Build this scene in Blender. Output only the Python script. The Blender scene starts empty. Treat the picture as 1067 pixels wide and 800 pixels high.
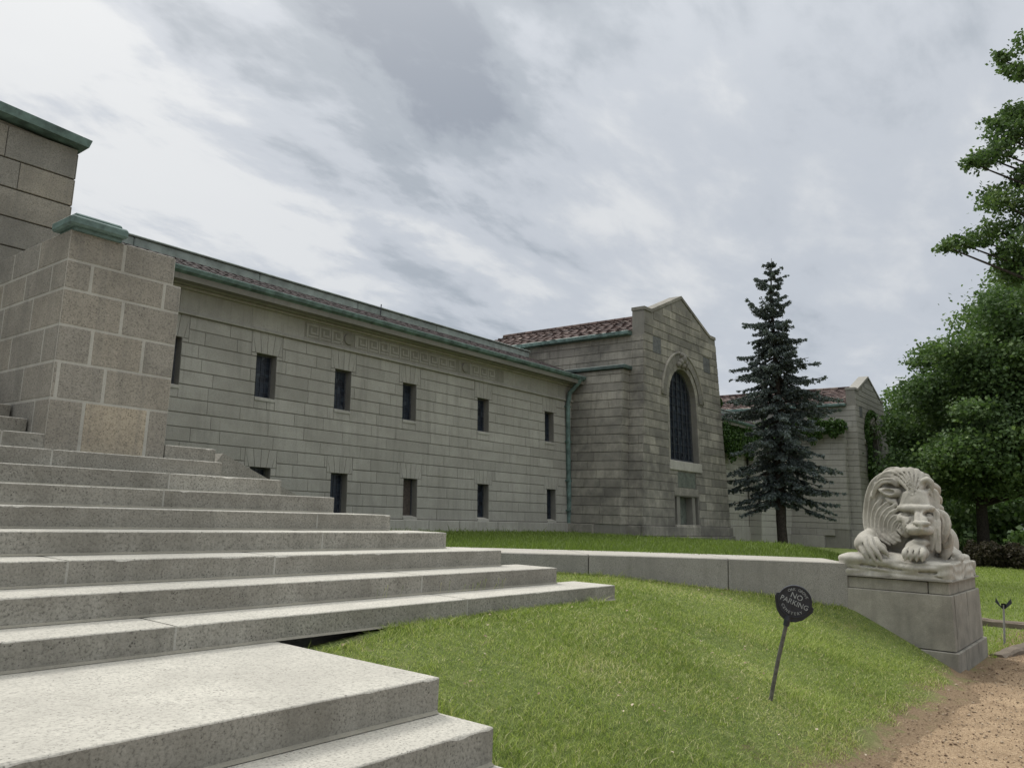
import bpy, math, random
import numpy as np
from mathutils import Vector, Matrix
from math import radians as R_, sin, cos, pi

random.seed(7)
rng = np.random.default_rng(7)
scene = bpy.context.scene
EYE = 1.73            # eye height above the gravel path; all builders below measure heights from the eye

# ------------------------------------------------------------------ camera
cam_d = bpy.data.cameras.new('camera')
cam_d.sensor_width = 36.0
cam_d.lens = 36.0 * 820.0 / 1067.0
cam_d.clip_start = 0.05
cam_d.clip_end = 3000
cam = bpy.data.objects.new('camera', cam_d)
scene.collection.objects.link(cam)
YAW, PITCH, ROLL = R_(39.0), R_(9.25), R_(2.0)
fw = Vector((cos(YAW) * cos(PITCH), sin(YAW) * cos(PITCH), sin(PITCH)))
rt = Vector((sin(YAW), -cos(YAW), 0))
up = rt.cross(fw)
r2 = rt * cos(ROLL) + up * sin(ROLL)
u2 = -rt * sin(ROLL) + up * cos(ROLL)
cam.matrix_world = Matrix(((r2.x, u2.x, -fw.x, 0), (r2.y, u2.y, -fw.y, 0), (r2.z, u2.z, -fw.z, EYE), (0, 0, 0, 1)))
scene.camera = cam

# ------------------------------------------------------------------ world
SUN_AZ, SUN_EL = 78.0, 47.0           # azimuth counted from +X towards +Y
sdir = Vector((cos(R_(SUN_AZ)) * cos(R_(SUN_EL)), sin(R_(SUN_AZ)) * cos(R_(SUN_EL)), sin(R_(SUN_EL))))
w = bpy.data.worlds.new('World')
scene.world = w
w.use_nodes = True
nt = w.node_tree
nt.nodes.clear()
N = nt.nodes.new
L = nt.links.new


def mth(nt, op, a, b=None, c=None, clamp=False):
    n = nt.nodes.new('ShaderNodeMath')
    n.operation = op
    n.use_clamp = clamp
    for i, v in enumerate((a, b, c)):
        if v is None:
            continue
        if isinstance(v, (int, float)):
            n.inputs[i].default_value = v
        else:
            nt.links.new(v, n.inputs[i])
    return n.outputs[0]


def mixc(nt, f, a, b, blend='MIX'):
    n = nt.nodes.new('ShaderNodeMix')
    n.data_type = 'RGBA'
    n.blend_type = blend
    for k, v in ((0, f), (6, a), (7, b)):
        if isinstance(v, (int, float)):
            n.inputs[k].default_value = v
        elif isinstance(v, tuple):
            n.inputs[k].default_value = (v[0], v[1], v[2], 1)
        else:
            nt.links.new(v, n.inputs[k])
    return n.outputs[2]


def ramp(nt, fac, stops, interp='LINEAR'):
    n = nt.nodes.new('ShaderNodeValToRGB')
    n.color_ramp.interpolation = interp
    e = n.color_ramp.elements
    while len(e) < len(stops):
        e.new(0.5)
    for i, (p, c) in enumerate(stops):
        e[i].position = p
        if isinstance(c, (int, float)):
            c = (c, c, c)
        e[i].color = (c[0], c[1], c[2], 1)
    nt.links.new(fac, n.inputs[0])
    return n.outputs[0]


def noise(nt, vec, scale, detail=6, rough=0.55, dist=0.0, four=None):
    n = nt.nodes.new('ShaderNodeTexNoise')
    n.inputs['Scale'].default_value = scale
    n.inputs['Detail'].default_value = detail
    n.inputs['Roughness'].default_value = rough
    n.inputs['Distortion'].default_value = dist
    nt.links.new(vec, n.inputs['Vector'])
    return n.outputs['Fac']


def mapping(nt, vec, scale=(1, 1, 1), rot=(0, 0, 0), loc=(0, 0, 0)):
    n = nt.nodes.new('ShaderNodeMapping')
    n.inputs['Scale'].default_value = scale
    n.inputs['Rotation'].default_value = rot
    n.inputs['Location'].default_value = loc
    nt.links.new(vec, n.inputs['Vector'])
    return n.outputs[0]


tc = N('ShaderNodeTexCoord').outputs['Generated']
sky = N('ShaderNodeTexSky')
sky.sky_type = 'NISHITA'
sky.sun_disc = False
sky.sun_elevation = R_(SUN_EL)
sky.sun_rotation = R_(90 - SUN_AZ)
sky.air_density = 1.2
sky.dust_density = 2.0
sep = N('ShaderNodeSeparateXYZ')
L(tc, sep.inputs[0])
zc = mth(nt, 'MAXIMUM', sep.outputs[2], 0.0)
den = mth(nt, 'ADD', zc, 0.16)
cx = mth(nt, 'DIVIDE', sep.outputs[0], den)
cy = mth(nt, 'DIVIDE', sep.outputs[1], den)
comb = N('ShaderNodeCombineXYZ')
L(cx, comb.inputs[0])
L(cy, comb.inputs[1])
cv = comb.outputs[0]
big = noise(nt, mapping(nt, cv, (0.75, 1.25, 1), (0, 0, R_(-25)), (3.1, 1.7, 0)), 0.75, 3, 0.5, 0.4)
mid = noise(nt, mapping(nt, cv, (1.0, 1.9, 1), (0, 0, R_(-25)), (1.3, 4.2, 0)), 1.9, 7, 0.56, 0.25)
fine = noise(nt, mapping(nt, cv, (1, 1.6, 1), (0, 0, R_(-20)), (8.3, 2.2, 0)), 5.0, 6, 0.6, 0.2)
dens = mth(nt, 'ADD', mth(nt, 'MULTIPLY', big, 0.42), mth(nt, 'ADD', mth(nt, 'MULTIPLY', mid, 0.56), mth(nt, 'MULTIPLY', fine, 0.17)))


def lobe(direction, power):
    n = nt.nodes.new('ShaderNodeVectorMath')
    n.operation = 'DOT_PRODUCT'
    nt.links.new(tc, n.inputs[0])
    n.inputs[1].default_value = Vector(direction).normalized()
    return mth(nt, 'POWER', mth(nt, 'MAXIMUM', n.outputs['Value'], 0.0), power)


# where the cover is thick and where it thins out
for dr, pw_, am in (((0.571, 0.629, 0.528), 70, -0.115), ((0.502, 0.727, 0.468), 90, -0.055), ((0.697, 0.540, 0.472), 90, -0.03), ((0.844, 0.192, 0.501), 200, -0.04),
                    ((0.284, 0.852, 0.440), 60, 0.025), ((0.383, 0.790, 0.478), 150, 0.015), ((0.740, 0.421, 0.525), 90, 0.035), ((0.439, 0.840, 0.320), 120, 0.02)):
    dens = mth(nt, 'ADD', dens, mth(nt, 'MULTIPLY', lobe(dr, pw_), am))
calm = mth(nt, 'MULTIPLY', lobe((0.918, 0.255, 0.302), 10), 0.6, clamp=True)
dens = mth(nt, 'ADD', mth(nt, 'MULTIPLY', dens, mth(nt, 'SUBTRACT', 1.0, calm)), mth(nt, 'MULTIPLY', calm, 0.558))
cloudv = ramp(nt, dens, [(0.43, (2.3, 2.6, 3.1)), (0.49, (3.2, 3.55, 4.0)), (0.56, (4.55, 4.85, 5.3)), (0.635, (6.0, 6.15, 6.3))], 'EASE')
# the brighter patch of cloud in front of the sun, seen up on the left
dp = N('ShaderNodeVectorMath')
dp.operation = 'DOT_PRODUCT'
L(tc, dp.inputs[0])
gd = Vector((0.26, 0.84, 0.50)).normalized()
dp.inputs[1].default_value = gd
glow = mth(nt, 'POWER', mth(nt, 'MAXIMUM', dp.outputs['Value'], 0.0), 14.0)
glow2 = mth(nt, 'MULTIPLY', glow, mth(nt, 'ADD', 0.35, mth(nt, 'MULTIPLY', mid, 0.9)))
cl2 = mixc(nt, 1.0, cloudv, mixc(nt, glow2, (0, 0, 0), (0.6, 0.57, 0.5)), 'ADD')
# thin haze lifts the lowest part of the sky
hz = mth(nt, 'POWER', mth(nt, 'SUBTRACT', 1.0, zc), 7.0)
cl3 = mixc(nt, mth(nt, 'MULTIPLY', hz, 0.65), cl2, (4.4, 4.9, 5.7))
# overhead the cover is thinner and brighter
oh = mth(nt, 'POWER', zc, 5.0)
cl4 = mixc(nt, mth(nt, 'MULTIPLY', oh, 0.8), cl3, (28.5, 28.5, 27.5))
final = mixc(nt, 0.96, sky.outputs[0], cl4)
bg = N('ShaderNodeBackground')
L(final, bg.inputs[0])
bg.inputs[1].default_value = 0.10
out = N('ShaderNodeOutputWorld')
L(bg.outputs[0], out.inputs[0])

# ------------------------------------------------------------------ sun, exposure
sl = bpy.data.lights.new('sun', 'SUN')
sl.energy = 2.0
sl.angle = R_(18)
sl.color = (1.0, 0.96, 0.9)
so = bpy.data.objects.new('sun', sl)
scene.collection.objects.link(so)
so.rotation_euler = sdir.to_track_quat('Z', 'Y').to_euler()
so.location = (0, 0, 30)

vs = scene.view_settings
vs.view_transform = 'Standard'
vs.look = 'None'
vs.exposure = 0.26
vs.gamma = 1.0
vs.use_curve_mapping = False
scene.cycles.max_bounces = 6
scene.cycles.diffuse_bounces = 3
scene.cycles.transparent_max_bounces = 8

# ------------------------------------------------------------------ helpers


class MB:
    """collects faces (heights measured from the eye) for one mesh object"""

    def __init__(self, warp=None):
        self.v, self.f, self.t, self.m = [], [], [], []
        self.warp = warp

    def face(self, pts, tint=0.5, mat=0):
        b = len(self.v)
        self.v += [tuple(p) for p in pts]
        self.f.append(tuple(range(b, b + len(pts))))
        self.t.append(tint)
        self.m.append(mat)

    def solid(self, vs, fs, tint=0.5, mat=0):
        b = len(self.v)
        self.v += [tuple(p) for p in vs]
        for f in fs:
            self.f.append(tuple(b + i for i in f))
            self.t.append(tint)
            self.m.append(mat)

    def box(self, x0, x1, y0, y1, z0, z1, tint=0.5, bev=0.0, mat=0):
        if bev <= 0:
            self.solid([(x0, y0, z0), (x1, y0, z0), (x1, y1, z0), (x0, y1, z0), (x0, y0, z1), (x1, y0, z1), (x1, y1, z1), (x0, y1, z1)],
                       [(0, 3, 2, 1), (4, 5, 6, 7), (0, 1, 5, 4), (1, 2, 6, 5), (2, 3, 7, 6), (3, 0, 4, 7)], tint, mat)
            return
        b = bev
        vs, idx = [], {}
        for i, sx in enumerate((0, 1)):
            for j, sy in enumerate((0, 1)):
                for k, sz in enumerate((0, 1)):
                    X, Y, Z = (x0, x1)[sx], (y0, y1)[sy], (z0, z1)[sz]
                    dx, dy, dz = (b, -b)[sx], (b, -b)[sy], (b, -b)[sz]
                    for a in range(3):
                        p = [X + dx, Y + dy, Z + dz]
                        p[a] = (X, Y, Z)[a]
                        idx[(sx, sy, sz, a)] = len(vs)
                        vs.append(tuple(p))
        fs = []
        for a in range(3):
            o = [q for q in range(3) if q != a]
            for s in (0, 1):
                ring = []
                for (p, q) in ((0, 0), (1, 0), (1, 1), (0, 1)):
                    c = [0, 0, 0]
                    c[a] = s
                    c[o[0]] = p
                    c[o[1]] = q
                    ring.append(idx[(c[0], c[1], c[2], a)])
                if (s == 0) == (a != 1):
                    ring.reverse()
                fs.append(tuple(ring))
        for a in range(3):
            o = [q for q in range(3) if q != a]
            for p in (0, 1):
                for q in (0, 1):
                    c0, c1 = [0, 0, 0], [0, 0, 0]
                    c0[o[0]] = c1[o[0]] = p
                    c0[o[1]] = c1[o[1]] = q
                    c1[a] = 1
                    fs.append((idx[(*c0, o[0])], idx[(*c1, o[0])], idx[(*c1, o[1])], idx[(*c0, o[1])]))
        for sx in (0, 1):
            for sy in (0, 1):
                for sz in (0, 1):
                    fs.append((idx[(sx, sy, sz, 0)], idx[(sx, sy, sz, 1)], idx[(sx, sy, sz, 2)]))
        self.solid(vs, fs, tint, mat)

    def tube(self, pts, rads, n=10, tint=0.5, caps=True, mat=0):
        pts = [Vector(p) for p in pts]
        rings = []
        prev = None
        for i, p in enumerate(pts):
            d = (pts[min(i + 1, len(pts) - 1)] - pts[max(i - 1, 0)]).normalized()
            ref = Vector((0, 0, 1)) if abs(d.z) < 0.9 else Vector((1, 0, 0))
            if prev is not None:
                a = (prev - d * prev.dot(d)).normalized()
            else:
                a = d.cross(ref).normalized()
            prev = a
            b2 = d.cross(a)
            r = rads[i] if hasattr(rads, '__len__') else rads
            rings.append([p + (a * cos(2 * pi * k / n) + b2 * sin(2 * pi * k / n)) * r for k in range(n)])
        vs = [q for r in rings for q in r]
        fs = []
        for i in range(len(rings) - 1):
            for k in range(n):
                k2 = (k + 1) % n
                fs.append((i * n + k, i * n + k2, (i + 1) * n + k2, (i + 1) * n + k))
        if caps:
            fs.append(tuple(range(n - 1, -1, -1)))
            fs.append(tuple((len(rings) - 1) * n + k for k in range(n)))
        self.solid(vs, fs, tint, mat)

    def build(self, name, mats, parent=None, origin=(0, 0, 0), smooth=False, fix=True):
        me = bpy.data.meshes.new(name)
        o = Vector(origin)
        vs = self.v
        if self.warp:
            vs = [self.warp(p) for p in vs]
        me.from_pydata([(p[0] - o.x, p[1] - o.y, p[2] - o.z) for p in vs], [], self.f)
        if not isinstance(mats, (list, tuple)):
            mats = [mats]
        for m in mats:
            me.materials.append(m)
        if len(mats) > 1:
            me.polygons.foreach_set('material_index', self.m)
        at = me.attributes.new('tint', 'FLOAT', 'FACE')
        at.data.foreach_set('value', self.t)
        if smooth:
            me.polygons.foreach_set('use_smooth', [True] * len(me.polygons))
        if fix:
            import bmesh
            bm = bmesh.new()
            bm.from_mesh(me)
            bmesh.ops.recalc_face_normals(bm, faces=bm.faces)
            bm.to_mesh(me)
            bm.free()
        me.update()
        ob = bpy.data.objects.new(name, me)
        scene.collection.objects.link(ob)
        if parent is not None:
            ob.parent = parent
        else:
            ob.location = (o.x, o.y, o.z + EYE)
        return ob


def thing(name, label, cat, loc, group=None):
    o = bpy.data.objects.new(name, None)
    scene.collection.objects.link(o)
    o.location = (loc[0], loc[1], loc[2] + EYE)
    o.empty_display_size = 0.2
    o['label'] = label
    o['category'] = cat
    if group:
        o['group'] = group
    return o


def tag(o, label=None, cat=None, group=None, kind=None):
    if label:
        o['label'] = label
    if cat:
        o['category'] = cat
    if group:
        o['group'] = group
    if kind:
        o['kind'] = kind
    return o


def fast_mesh(name, verts, faces_n, loops, tint, mat, smooth=False):
    """verts (n,3) array, faces_n: vertices per face, loops: flat indices, tint per face"""
    me = bpy.data.meshes.new(name)
    me.vertices.add(len(verts))
    me.vertices.foreach_set('co', np.asarray(verts, np.float32).ravel())
    nf = len(loops) // faces_n
    me.loops.add(len(loops))
    me.loops.foreach_set('vertex_index', np.asarray(loops, np.int32))
    me.polygons.add(nf)
    me.polygons.foreach_set('loop_start', np.arange(0, nf * faces_n, faces_n, dtype=np.int32))
    me.materials.append(mat)
    at = me.attributes.new('tint', 'FLOAT', 'FACE')
    at.data.foreach_set('value', np.asarray(tint, np.float32))
    if smooth:
        me.polygons.foreach_set('use_smooth', np.ones(nf, bool))
    me.update(calc_edges=True)
    me.validate()
    return me


def link_mesh(name, me, parent=None, loc=(0, 0, 0)):
    o = bpy.data.objects.new(name, me)
    scene.collection.objects.link(o)
    if parent is not None:
        o.parent = parent
    else:
        o.location = (loc[0], loc[1], loc[2] + EYE)
    return o


# ------------------------------------------------------------------ materials


def new_mat(name):
    m = bpy.data.materials.new(name)
    m.use_nodes = True
    nt = m.node_tree
    nt.nodes.clear()
    o = nt.nodes.new('ShaderNodeOutputMaterial')
    b = nt.nodes.new('ShaderNodeBsdfPrincipled')
    nt.links.new(b.outputs[0], o.inputs[0])
    return m, nt, b


def attr(nt, name='tint'):
    a = nt.nodes.new('ShaderNodeAttribute')
    a.attribute_name = name
    return a.outputs['Fac']


def pos(nt):
    g = nt.nodes.new('ShaderNodeNewGeometry')
    return g.outputs['Position']


def bump(nt, b, h, strength=0.5, dist=0.01):
    n = nt.nodes.new('ShaderNodeBump')
    n.inputs['Strength'].default_value = strength
    n.inputs['Distance'].default_value = dist
    nt.links.new(h, n.inputs['Height'])
    nt.links.new(n.outputs[0], b.inputs['Normal'])


def stone_mat(name, base, dark, light, stain=0.5, stain_col=(0.09, 0.085, 0.075), speck=0.3, speck_scale=90, streak=0.3,
              rough=0.9, tint_amt=0.25, bumpd=0.006, pit=0.0):
    m, nt, b = new_mat(name)
    p = pos(nt)
    t = attr(nt)
    c = mixc(nt, t, dark, light)
    c = mixc(nt, 1 - tint_amt, c, base)
    n1 = noise(nt, p, speck_scale, 3, 0.7)
    sp = ramp(nt, n1, [(0.33, 0.45), (0.47, 0.95), (0.62, 1.12), (0.75, 1.3)])
    c = mixc(nt, speck, c, mixc(nt, 1.0, c, sp, 'MULTIPLY'))
    n2 = noise(nt, p, 0.9, 7, 0.62, 0.3)
    n2b = noise(nt, p, 3.7, 6, 0.65, 0.2)
    st = ramp(nt, mth(nt, 'ADD', mth(nt, 'MULTIPLY', n2, 0.6), mth(nt, 'MULTIPLY', n2b, 0.4)), [(0.42, 0.0), (0.62, 1.0)])
    c = mixc(nt, mth(nt, 'MULTIPLY', st, stain), c, stain_col)
    # rain streaks running down the stone
    sm = mapping(nt, p, (5.5, 5.5, 0.35))
    n3 = noise(nt, sm, 1.6, 5, 0.6)
    s3 = ramp(nt, n3, [(0.5, 0.0), (0.68, 1.0)])
    c = mixc(nt, mth(nt, 'MULTIPLY', s3, streak), c, tuple(0.55 * q for q in base))
    if pit > 0:
        v = nt.nodes.new('ShaderNodeTexVoronoi')
        v.inputs['Scale'].default_value = 42
        v.inputs['Randomness'].default_value = 1
        nt.links.new(p, v.inputs['Vector'])
        vn = noise(nt, p, 9, 3, 0.6)
        pr = mth(nt, 'LESS_THAN', v.outputs['Distance'], mth(nt, 'MULTIPLY', mth(nt, 'SUBTRACT', vn, 0.38), 0.85))
        c = mixc(nt, mth(nt, 'MULTIPLY', pr, pit), c, (0.05, 0.047, 0.04))
    nt.links.new(c, b.inputs['Base Color'])
    b.inputs['Roughness'].default_value = rough
    b.inputs['Specular IOR Level'].default_value = 0.25
    bh = mth(nt, 'ADD', noise(nt, p, 60, 4, 0.7), mth(nt, 'MULTIPLY', n2b, 1.5))
    bump(nt, b, bh, 0.6, bumpd)
    return m


M = {}
M['ashlar'] = stone_mat('granite_ashlar', (0.39, 0.38, 0.34), (0.275, 0.268, 0.24), (0.475, 0.462, 0.415), 0.55, (0.25, 0.24, 0.212), 0.45, 60, 0.4, tint_amt=0.85)
M['ashlar2'] = stone_mat('weathered_ashlar', (0.31, 0.295, 0.255), (0.17, 0.163, 0.145), (0.46, 0.435, 0.37), 0.8, (0.11, 0.106, 0.096), 0.35, 60, 0.6, tint_amt=0.85)
M['ashlar3'] = stone_mat('pale_far_ashlar', (0.39, 0.385, 0.355), (0.25, 0.24, 0.215), (0.36, 0.345, 0.31), 0.35, (0.18, 0.17, 0.15), 0.25, 60, 0.3, tint_amt=0.7)
M['bay'] = stone_mat('pale_bay_ashlar', (0.42, 0.41, 0.38), (0.38, 0.37, 0.34), (0.46, 0.45, 0.41), 0.2, (0.25, 0.24, 0.21), 0.2, 60, 0.15, tint_amt=0.6)  # paler tone than the neighbouring ashlar
M['pylon'] = stone_mat('big_granite_blocks', (0.30, 0.296, 0.27), (0.225, 0.222, 0.206), (0.44, 0.375, 0.275), 0.45, (0.11, 0.105, 0.093), 0.85, 62, 0.35, tint_amt=0.75, pit=0.55, bumpd=0.012)
M['joint'] = stone_mat('mortar', (0.24, 0.232, 0.205), (0.22, 0.212, 0.188), (0.26, 0.25, 0.22), 0.3)
M['mortar'] = stone_mat('pale_mortar', (0.43, 0.42, 0.375), (0.38, 0.37, 0.33), (0.48, 0.465, 0.42), 0.35)
M['riser'] = stone_mat('darker_risers', (0.315, 0.302, 0.262), (0.235, 0.226, 0.198), (0.40, 0.385, 0.335), 0.6, (0.14, 0.13, 0.105), 0.95, 60, 0.35, tint_amt=0.7, pit=0.7, bumpd=0.008)
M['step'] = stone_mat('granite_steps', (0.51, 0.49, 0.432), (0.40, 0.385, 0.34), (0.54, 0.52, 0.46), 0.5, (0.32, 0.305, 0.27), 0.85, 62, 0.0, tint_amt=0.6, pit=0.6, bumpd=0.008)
M['fillet'] = stone_mat('old_fillet', (0.30, 0.285, 0.235), (0.25, 0.235, 0.19), (0.36, 0.34, 0.28), 0.4)
M['wallface'] = stone_mat('shaded_rough_face', (0.31, 0.30, 0.272), (0.26, 0.252, 0.23), (0.36, 0.35, 0.32), 0.6, (0.2, 0.193, 0.175), 0.95, 90, 0.35, pit=0.15)  # sides of the low wall, their shade put into the colour
M['frieze_dark'] = stone_mat('dark_frieze_stone', (0.28, 0.27, 0.235), (0.26, 0.25, 0.215), (0.30, 0.29, 0.25), 0.3)  # darker stone: groove shade behind the key as colour; discs share it
M['coping'] = stone_mat('lit_aggregate_top', (0.42, 0.40, 0.355), (0.38, 0.36, 0.32), (0.47, 0.45, 0.4), 0.4, (0.27, 0.255, 0.225), 0.7, 110, 0.2, pit=0.1)
M['pedestal'] = stone_mat('pedestal_granite', (0.35, 0.332, 0.285), (0.27, 0.255, 0.22), (0.42, 0.40, 0.34), 0.8, (0.15, 0.143, 0.125), 0.4, 90, 0.3)
M['limestone'] = stone_mat('carved_limestone', (0.5, 0.48, 0.425), (0.43, 0.41, 0.36), (0.56, 0.54, 0.48), 0.75, (0.23, 0.215, 0.18), 0.35, 90, 0.5, bumpd=0.003)
M['kerbstone'] = stone_mat('brown_kerb', (0.2, 0.165, 0.13), (0.15, 0.125, 0.1), (0.26, 0.22, 0.17), 0.6, (0.1, 0.085, 0.065), 0.4, 50, 0.1, bumpd=0.02)


def plain(name, col, rough=0.6, metal=0.0, var=0.3, scale=12, spec=0.4, bumpd=0.0):
    m, nt, b = new_mat(name)
    p = pos(nt)
    n = noise(nt, p, scale, 6, 0.62, 0.2)
    c = mixc(nt, ramp(nt, n, [(0.35, 0.0), (0.65, 1.0)]), tuple(q * (1 - var) for q in col), tuple(min(1, q * (1 + var)) for q in col))
    t = attr(nt)
    c = mixc(nt, 0.35, c, mixc(nt, 1.0, c, ramp(nt, t, [(0, 0.4), (1, 1.7)]), 'MULTIPLY'))
    nt.links.new(c, b.inputs['Base Color'])
    b.inputs['Roughness'].default_value = rough
    b.inputs['Metallic'].default_value = metal
    b.inputs['Specular IOR Level'].default_value = spec
    if bumpd:
        bump(nt, b, n, 0.6, bumpd)
    return m


M['copper'] = plain('green_copper', (0.10, 0.155, 0.142), 0.6, 0, 0.45, 5)
M['copper_grey'] = plain('grey_copper', (0.25, 0.29, 0.27), 0.6, 0, 0.25, 4)
M['copper_dark'] = plain('dark_copper', (0.055, 0.085, 0.078), 0.6, 0, 0.3, 5)
M['iron'] = plain('dark_iron', (0.022, 0.025, 0.035), 0.45, 0, 0.3, 40, 0.5)
M['pole'] = plain('galvanised_pole', (0.12, 0.115, 0.105), 0.6, 0.2, 0.35, 30)
M['letter'] = plain('worn_lettering', (0.33, 0.35, 0.36), 0.6, 0, 0.35, 80)
M['lead'] = plain('lead_came', (0.045, 0.05, 0.06), 0.5, 0.3, 0.3, 30)
M['frame'] = plain('bronze_frame', (0.07, 0.075, 0.08), 0.6, 0.2, 0.3, 20)
M['door'] = plain('boarded_panel', (0.075, 0.06, 0.05), 0.8, 0, 0.3, 14)
M['plaque'] = plain('green_plaque', (0.11, 0.125, 0.105), 0.7, 0, 0.3, 9)
M['bark'] = plain('bark', (0.05, 0.043, 0.036), 0.95, 0, 0.4, 18, 0.1, 0.03)
M['post'] = plain('pale_marker', (0.42, 0.41, 0.38), 0.8, 0, 0.2, 9)
M['stakegrey'] = plain('stake_grey', (0.25, 0.25, 0.24), 0.7, 0.1, 0.2, 9)
M['darkstone'] = plain('dark_slate', (0.13, 0.135, 0.135), 0.7, 0, 0.3, 9)
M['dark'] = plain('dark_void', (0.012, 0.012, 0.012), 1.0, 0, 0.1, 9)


def glass_mat():
    m, nt, b = new_mat('stained_glass')
    p = pos(nt)
    v = nt.nodes.new('ShaderNodeTexVoronoi')
    v.inputs['Scale'].default_value = 9
    nt.links.new(p, v.inputs['Vector'])
    c = ramp(nt, v.outputs['Color'], [(0.2, (0.008, 0.010, 0.015)), (0.5, (0.015, 0.022, 0.035)), (0.8, (0.03, 0.04, 0.055)), (0.95, (0.08, 0.09, 0.10))])
    nt.links.new(c, b.inputs['Base Color'])
    b.inputs['Roughness'].default_value = 0.3
    b.inputs['Specular IOR Level'].default_value = 0.35
    bump(nt, b, v.outputs['Distance'], 0.4, 0.01)
    return m


M['glass'] = glass_mat()


def tile_mat(name, stops):
    m, nt, b = new_mat(name)
    t = attr(nt)
    c = ramp(nt, t, stops)
    n = noise(nt, pos(nt), 9, 5, 0.6)
    c = mixc(nt, 0.6, c, mixc(nt, 1.0, c, ramp(nt, n, [(0.3, 0.5), (0.7, 1.4)]), 'MULTIPLY'))
    nt.links.new(c, b.inputs['Base Color'])
    b.inputs['Roughness'].default_value = 0.85
    b.inputs['Specular IOR Level'].default_value = 0.2
    return m


M['tile'] = tile_mat('clay_tiles', [(0.0, (0.045, 0.033, 0.031)), (0.45, (0.09, 0.062, 0.056)), (0.75, (0.125, 0.088, 0.078)), (1.0, (0.21, 0.17, 0.15))])
M['tile_dark'] = tile_mat('dark_clay_tiles', [(0.0, (0.022, 0.017, 0.017)), (0.6, (0.04, 0.028, 0.028)), (1.0, (0.07, 0.05, 0.048))])


def leaf_mat(name, stops, trans=0.25, rough=0.6):
    m, nt, b = new_mat(name)
    t = attr(nt)
    c = ramp(nt, t, stops)
    nt.links.new(c, b.inputs['Base Color'])
    b.inputs['Roughness'].default_value = rough
    b.inputs['Specular IOR Level'].default_value = 0.25
    if trans > 0:
        tr = nt.nodes.new('ShaderNodeBsdfTranslucent')
        nt.links.new(mixc(nt, 1.0, c, (1.3, 1.5, 0.8), 'MULTIPLY'), tr.inputs[0])
        mx = nt.nodes.new('ShaderNodeMixShader')
        mx.inputs[0].default_value = trans
        nt.links.new(b.outputs[0], mx.inputs[1])
        nt.links.new(tr.outputs[0], mx.inputs[2])
        o = [n for n in nt.nodes if n.type == 'OUTPUT_MATERIAL'][0]
        nt.links.new(mx.outputs[0], o.inputs[0])
    return m


M['leaf'] = leaf_mat('maple_leaves', [(0, (0.05, 0.085, 0.04)), (0.5, (0.105, 0.165, 0.068)), (1, (0.2, 0.27, 0.11))])
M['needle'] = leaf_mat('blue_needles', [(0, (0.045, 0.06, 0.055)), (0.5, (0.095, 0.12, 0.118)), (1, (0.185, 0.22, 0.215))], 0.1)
M['ivy'] = leaf_mat('ivy_leaves', [(0, (0.02, 0.045, 0.012)), (0.6, (0.055, 0.11, 0.025)), (1, (0.12, 0.19, 0.05))], 0.2)
M['hedge'] = leaf_mat('hedge_leaves', [(0, (0.03, 0.03, 0.018)), (0.6, (0.065, 0.055, 0.034)), (1, (0.08, 0.06, 0.035))], 0.15)
M['blade'] = leaf_mat('grass_blades', [(0, (0.12, 0.165, 0.04)), (0.45, (0.26, 0.325, 0.085)), (0.8, (0.42, 0.46, 0.155)), (0.88, (0.5, 0.46, 0.24)), (1, (0.66, 0.58, 0.4))], 0.3, 0.55)


def ground_mat(name, c1, c2, c3, dry, scale=1.0, gy=None):
    m, nt, b = new_mat(name)
    p = pos(nt)
    n1 = noise(nt, p, 0.9 * scale, 6, 0.6, 0.2)
    n2 = noise(nt, p, 7 * scale, 5, 0.65)
    n3 = noise(nt, mapping(nt, p, (1, 1, 1)), 60 * scale, 4, 0.75)
    c = mixc(nt, ramp(nt, n1, [(0.35, 0), (0.65, 1)]), c1, c2)
    c = mixc(nt, ramp(nt, n2, [(0.42, 0), (0.62, 0.8)]), c, c3)
    c = mixc(nt, ramp(nt, n3, [(0.3, 0.75), (0.55, 0.0)]), c, tuple(0.45 * q for q in c1))
    n4 = noise(nt, p, 2.2 * scale, 6, 0.7, 0.5)
    c = mixc(nt, ramp(nt, n4, [(0.6, 0), (0.7, 0.75)]), c, dry)
    if gy:
        sp = nt.nodes.new('ShaderNodeSeparateXYZ')
        nt.links.new(p, sp.inputs[0])
        ed = mth(nt, 'ADD', sp.outputs[1], mth(nt, 'ADD', mth(nt, 'MULTIPLY', mth(nt, 'SUBTRACT', n4, 0.5), 1.6), mth(nt, 'MULTIPLY', mth(nt, 'SUBTRACT', n2, 0.5), 0.7)))
        f1 = mth(nt, 'SUBTRACT', 1.0, mth(nt, 'DIVIDE', mth(nt, 'SUBTRACT', ed, gy), 0.35), clamp=True)
        f2 = mth(nt, 'LESS_THAN', sp.outputs[0], 16.8)
        soil = ramp(nt, n3, [(0.3, (0.16, 0.115, 0.072)), (0.5, (0.27, 0.195, 0.125)), (0.7, (0.37, 0.285, 0.19))])
        c = mixc(nt, mth(nt, 'MULTIPLY', f1, f2), c, soil)
    nt.links.new(c, b.inputs['Base Color'])
    b.inputs['Roughness'].default_value = 0.95
    b.inputs['Specular IOR Level'].default_value = 0.1
    bump(nt, b, n3, 1.0, 0.03)
    return m


M['lawn'] = ground_mat('lawn', (0.13, 0.18, 0.055), (0.2, 0.25, 0.08), (0.26, 0.30, 0.11), (0.31, 0.27, 0.15), gy=1.82)
M['path'] = None


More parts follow.
